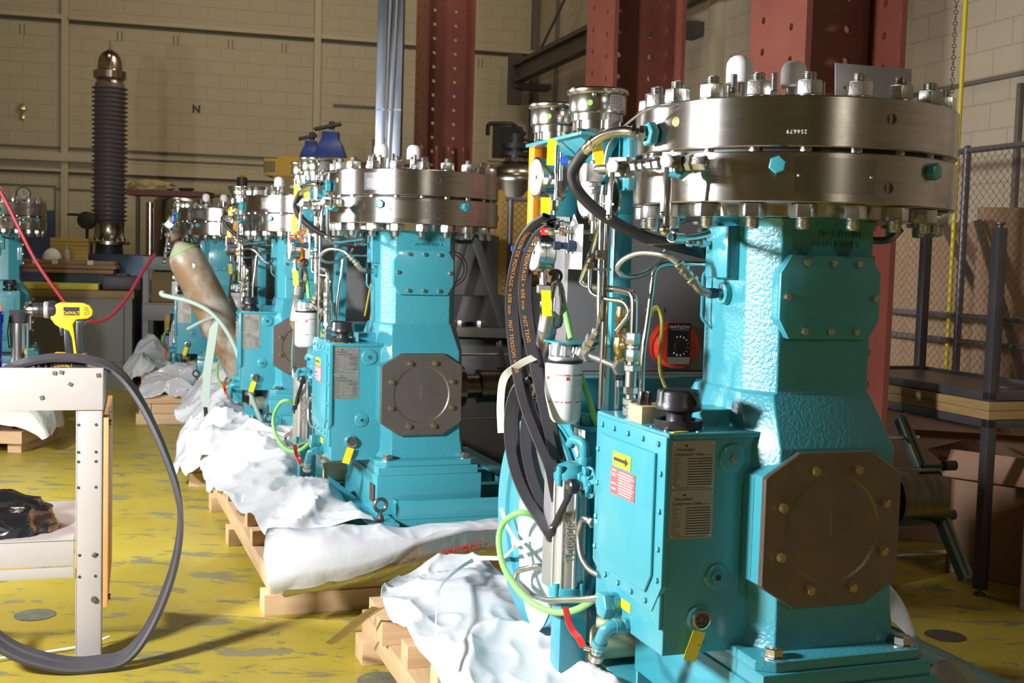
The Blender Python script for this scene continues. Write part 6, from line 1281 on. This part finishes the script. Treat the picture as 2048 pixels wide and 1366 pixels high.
# square tube table (fixture)
tb = thing('square_tube_table', 'dark square tube table with posts and oak planks at the right', 'table', (2.235, 5.50, 0), R_(19.3)); Lz = 1.3; Wd = .62
for x in (0, Wd):
    for y in (0, Lz):
        s = MB(); s.bb(x, x+.05, y, y+.05, .03, 1.735); s.lathe([(.015, 1.735), (.015, 1.75), (.025, 1.752), (.025, 1.762)], (x+.025, y+.025, 0), (0, 0, 1), 14); s.lathe([(.028, 0), (.028, .012), (.01, .014), (.01, .035)], (x+.025, y+.025, 0), (0, 0, 1), 16); s.build('post', M['sqtube'], tb, bev=.003)
s = MB(); s.bb(0, Wd+.05, 0, .04, .93, .97); s.bb(0, .04, 0, Lz, .93, .97); s.bb(Wd+.01, Wd+.05, 0, Lz, .93, .97); s.bb(0, Wd, Lz, Lz+.04, .93, .97); s.bb(0, Wd+.05, 0, .04, .80, .84); s.bb(0, .04, 0, Lz, .80, .84); s.bb(0, Wd, Lz, Lz+.04, .80, .84); s.build('table_frame', M['sqtube'], tb, bev=.003)
s = MB(); s.bb(-.012, Wd+.06, -.012, Lz+.05, .885, .925); s.build('oak_plank', M['oak'], tb, bev=.002); s = MB(); s.bb(-.008, Wd+.055, -.008, Lz+.05, .842, .883); s.build('oak_plank', M['oak'], tb, bev=.002)
s = MB(); s.bb(.04, Wd+.01, .04, Lz, .945, .955); s.build('table_plate', M['tabletop'], tb); s = MB(); s.lathe([(.10, .956), (.10, .962), (.08, .962)], (.42, .35, 0), (0, 0, 1), 32); s.build('bolt_ring', M['machine'], tb)
# yellow pole with chain
t = thing('hoist_pole', 'thin yellow pole beside a hanging chain behind the flange', 'pole', (2.87, 7.8, 0)); s = MB(); s.cyl((0, 0, 0), (0, 0, 5.2), .014, 12); s.build('pole_tube', mat('pole_yellow', (.62, .48, .01), .45), t)
s = MB()
for k in range(46):
    z = 2.70+k*.036; s.torus((-.055+.0, 0, z), (1, 0, 0) if k % 2 else (0, 1, 0), .013, .003, 12, 5)
o = s.build('hoist_chain', mat('chain_dark', (.07, .06, .06), .45, .8)); o.location = (2.865, 7.8, 0); tag(o, 'dark hoist chain hanging left of the yellow pole', 'chain')
# floor plates
for x, y, l in ((-1.94, 4.81, 'round pale floor cover below the cart shelf'), (-2.698, 6.931, 'round pale floor cover beyond the cart, left'), (1.852, 4.882, 'round dark floor cover at the lower right'), (-.44, 4.17, 'round floor cover at the bottom edge beside the nearest pallet')):
    s = MB(); s.lathe([(.082, 0), (.082, .0025), (.078, .003), (0, .003)], (0, 0, 0), (0, 0, 1), 40); o = s.build('floor_cover', mat('floor_cover_dark', (.11, .085, .055), .6, .3, var=.3, vscale=20) if x > 0 else mat('floor_cover_pale', (.22, .24, .17), .45, .3, var=.5, vscale=20), None); o.location = (x, y, 0); tag(o, l, 'floor cover')

# ------------------------------------------------------------------ lights
def area(name, loc, target, size, power, col=(1, 1, 1), sy=None):
    l = bpy.data.lights.new(name, 'AREA'); l.energy = power; l.color = col; l.size = size
    if sy: l.shape = 'RECTANGLE'; l.size_y = sy
    o = bpy.data.objects.new(name, l); C.objects.link(o); o.location = loc; o.rotation_euler = (V(target)-V(loc)).to_track_quat('-Z', 'Y').to_euler(); return o
area('flash_key', (-2.55, 2.05, 1.95), (-.3, 4.0, 1.1), .34, 285, (.98, .99, 1.0))
area('flash_side', (-4.0, 5.4, 2.1), (-1.2, 7.0, 1.2), .4, 250, (.98, .99, 1.0))
for i, (x, y) in enumerate(((-6.5, 4.5), (.6, 7.5), (-4.5, 11.5), (1.6, 12.5))):
    area('high_bay', (x, y, 8.3), (x, y, 0), .5, 40, (1, .88, .70), 1.0)
for x, y in ((-2.6, -14.5), (7.0, -13)): area('distant_bay', (x, y, 7.6), (x*.5, -3, 2), .35, 230, (1, .93, .74), .9)
area('far_bay', (-1.5, 12.5, 6.3), (-3.0, 19, 2.8), 2.2, 135, (1, .87, .64))
for k_ in M['gcyl'].node_tree.nodes:
    if k_.type == 'VALTORGB': k_.color_ramp.elements[0].position = .44; k_.color_ramp.elements[1].position = .60
wd = bpy.data.worlds.new('world'); bpy.context.scene.world = wd; wd.use_nodes = True; wd.node_tree.nodes['Background'].inputs[0].default_value = (.62, .60, .5, 1); wd.node_tree.nodes['Background'].inputs[1].default_value = .03

# ------------------------------------------------------------------ camera
cam = bpy.data.cameras.new('camera'); co = bpy.data.objects.new('camera', cam); C.objects.link(co)
cam.sensor_width = 36; cam.lens = 36*2370.2/2048; cam.clip_start = .05; cam.clip_end = 200
p, r = .0683, .0288
Fw = V((0, math.cos(p), -math.sin(p))); U0 = V((0, math.sin(p), math.cos(p))); R0 = V((1, 0, 0)); cR = R0*math.cos(r)+U0*math.sin(r); cU = R0*-math.sin(r)+U0*math.cos(r); cB = -Fw
co.matrix_world = Matrix(((cR.x, cU.x, cB.x, 0), (cR.y, cU.y, cB.y, 0), (cR.z, cU.z, cB.z, 1.52), (0, 0, 0, 1)))
cam.dof.use_dof = True; cam.dof.focus_distance = 3.5; cam.dof.aperture_fstop = 9
sc = bpy.context.scene; sc.camera = co
sc.view_settings.view_transform = 'Standard'; sc.view_settings.look = 'None'; sc.view_settings.gamma = 1; sc.view_settings.exposure = 0
sc.cycles.use_denoising = True
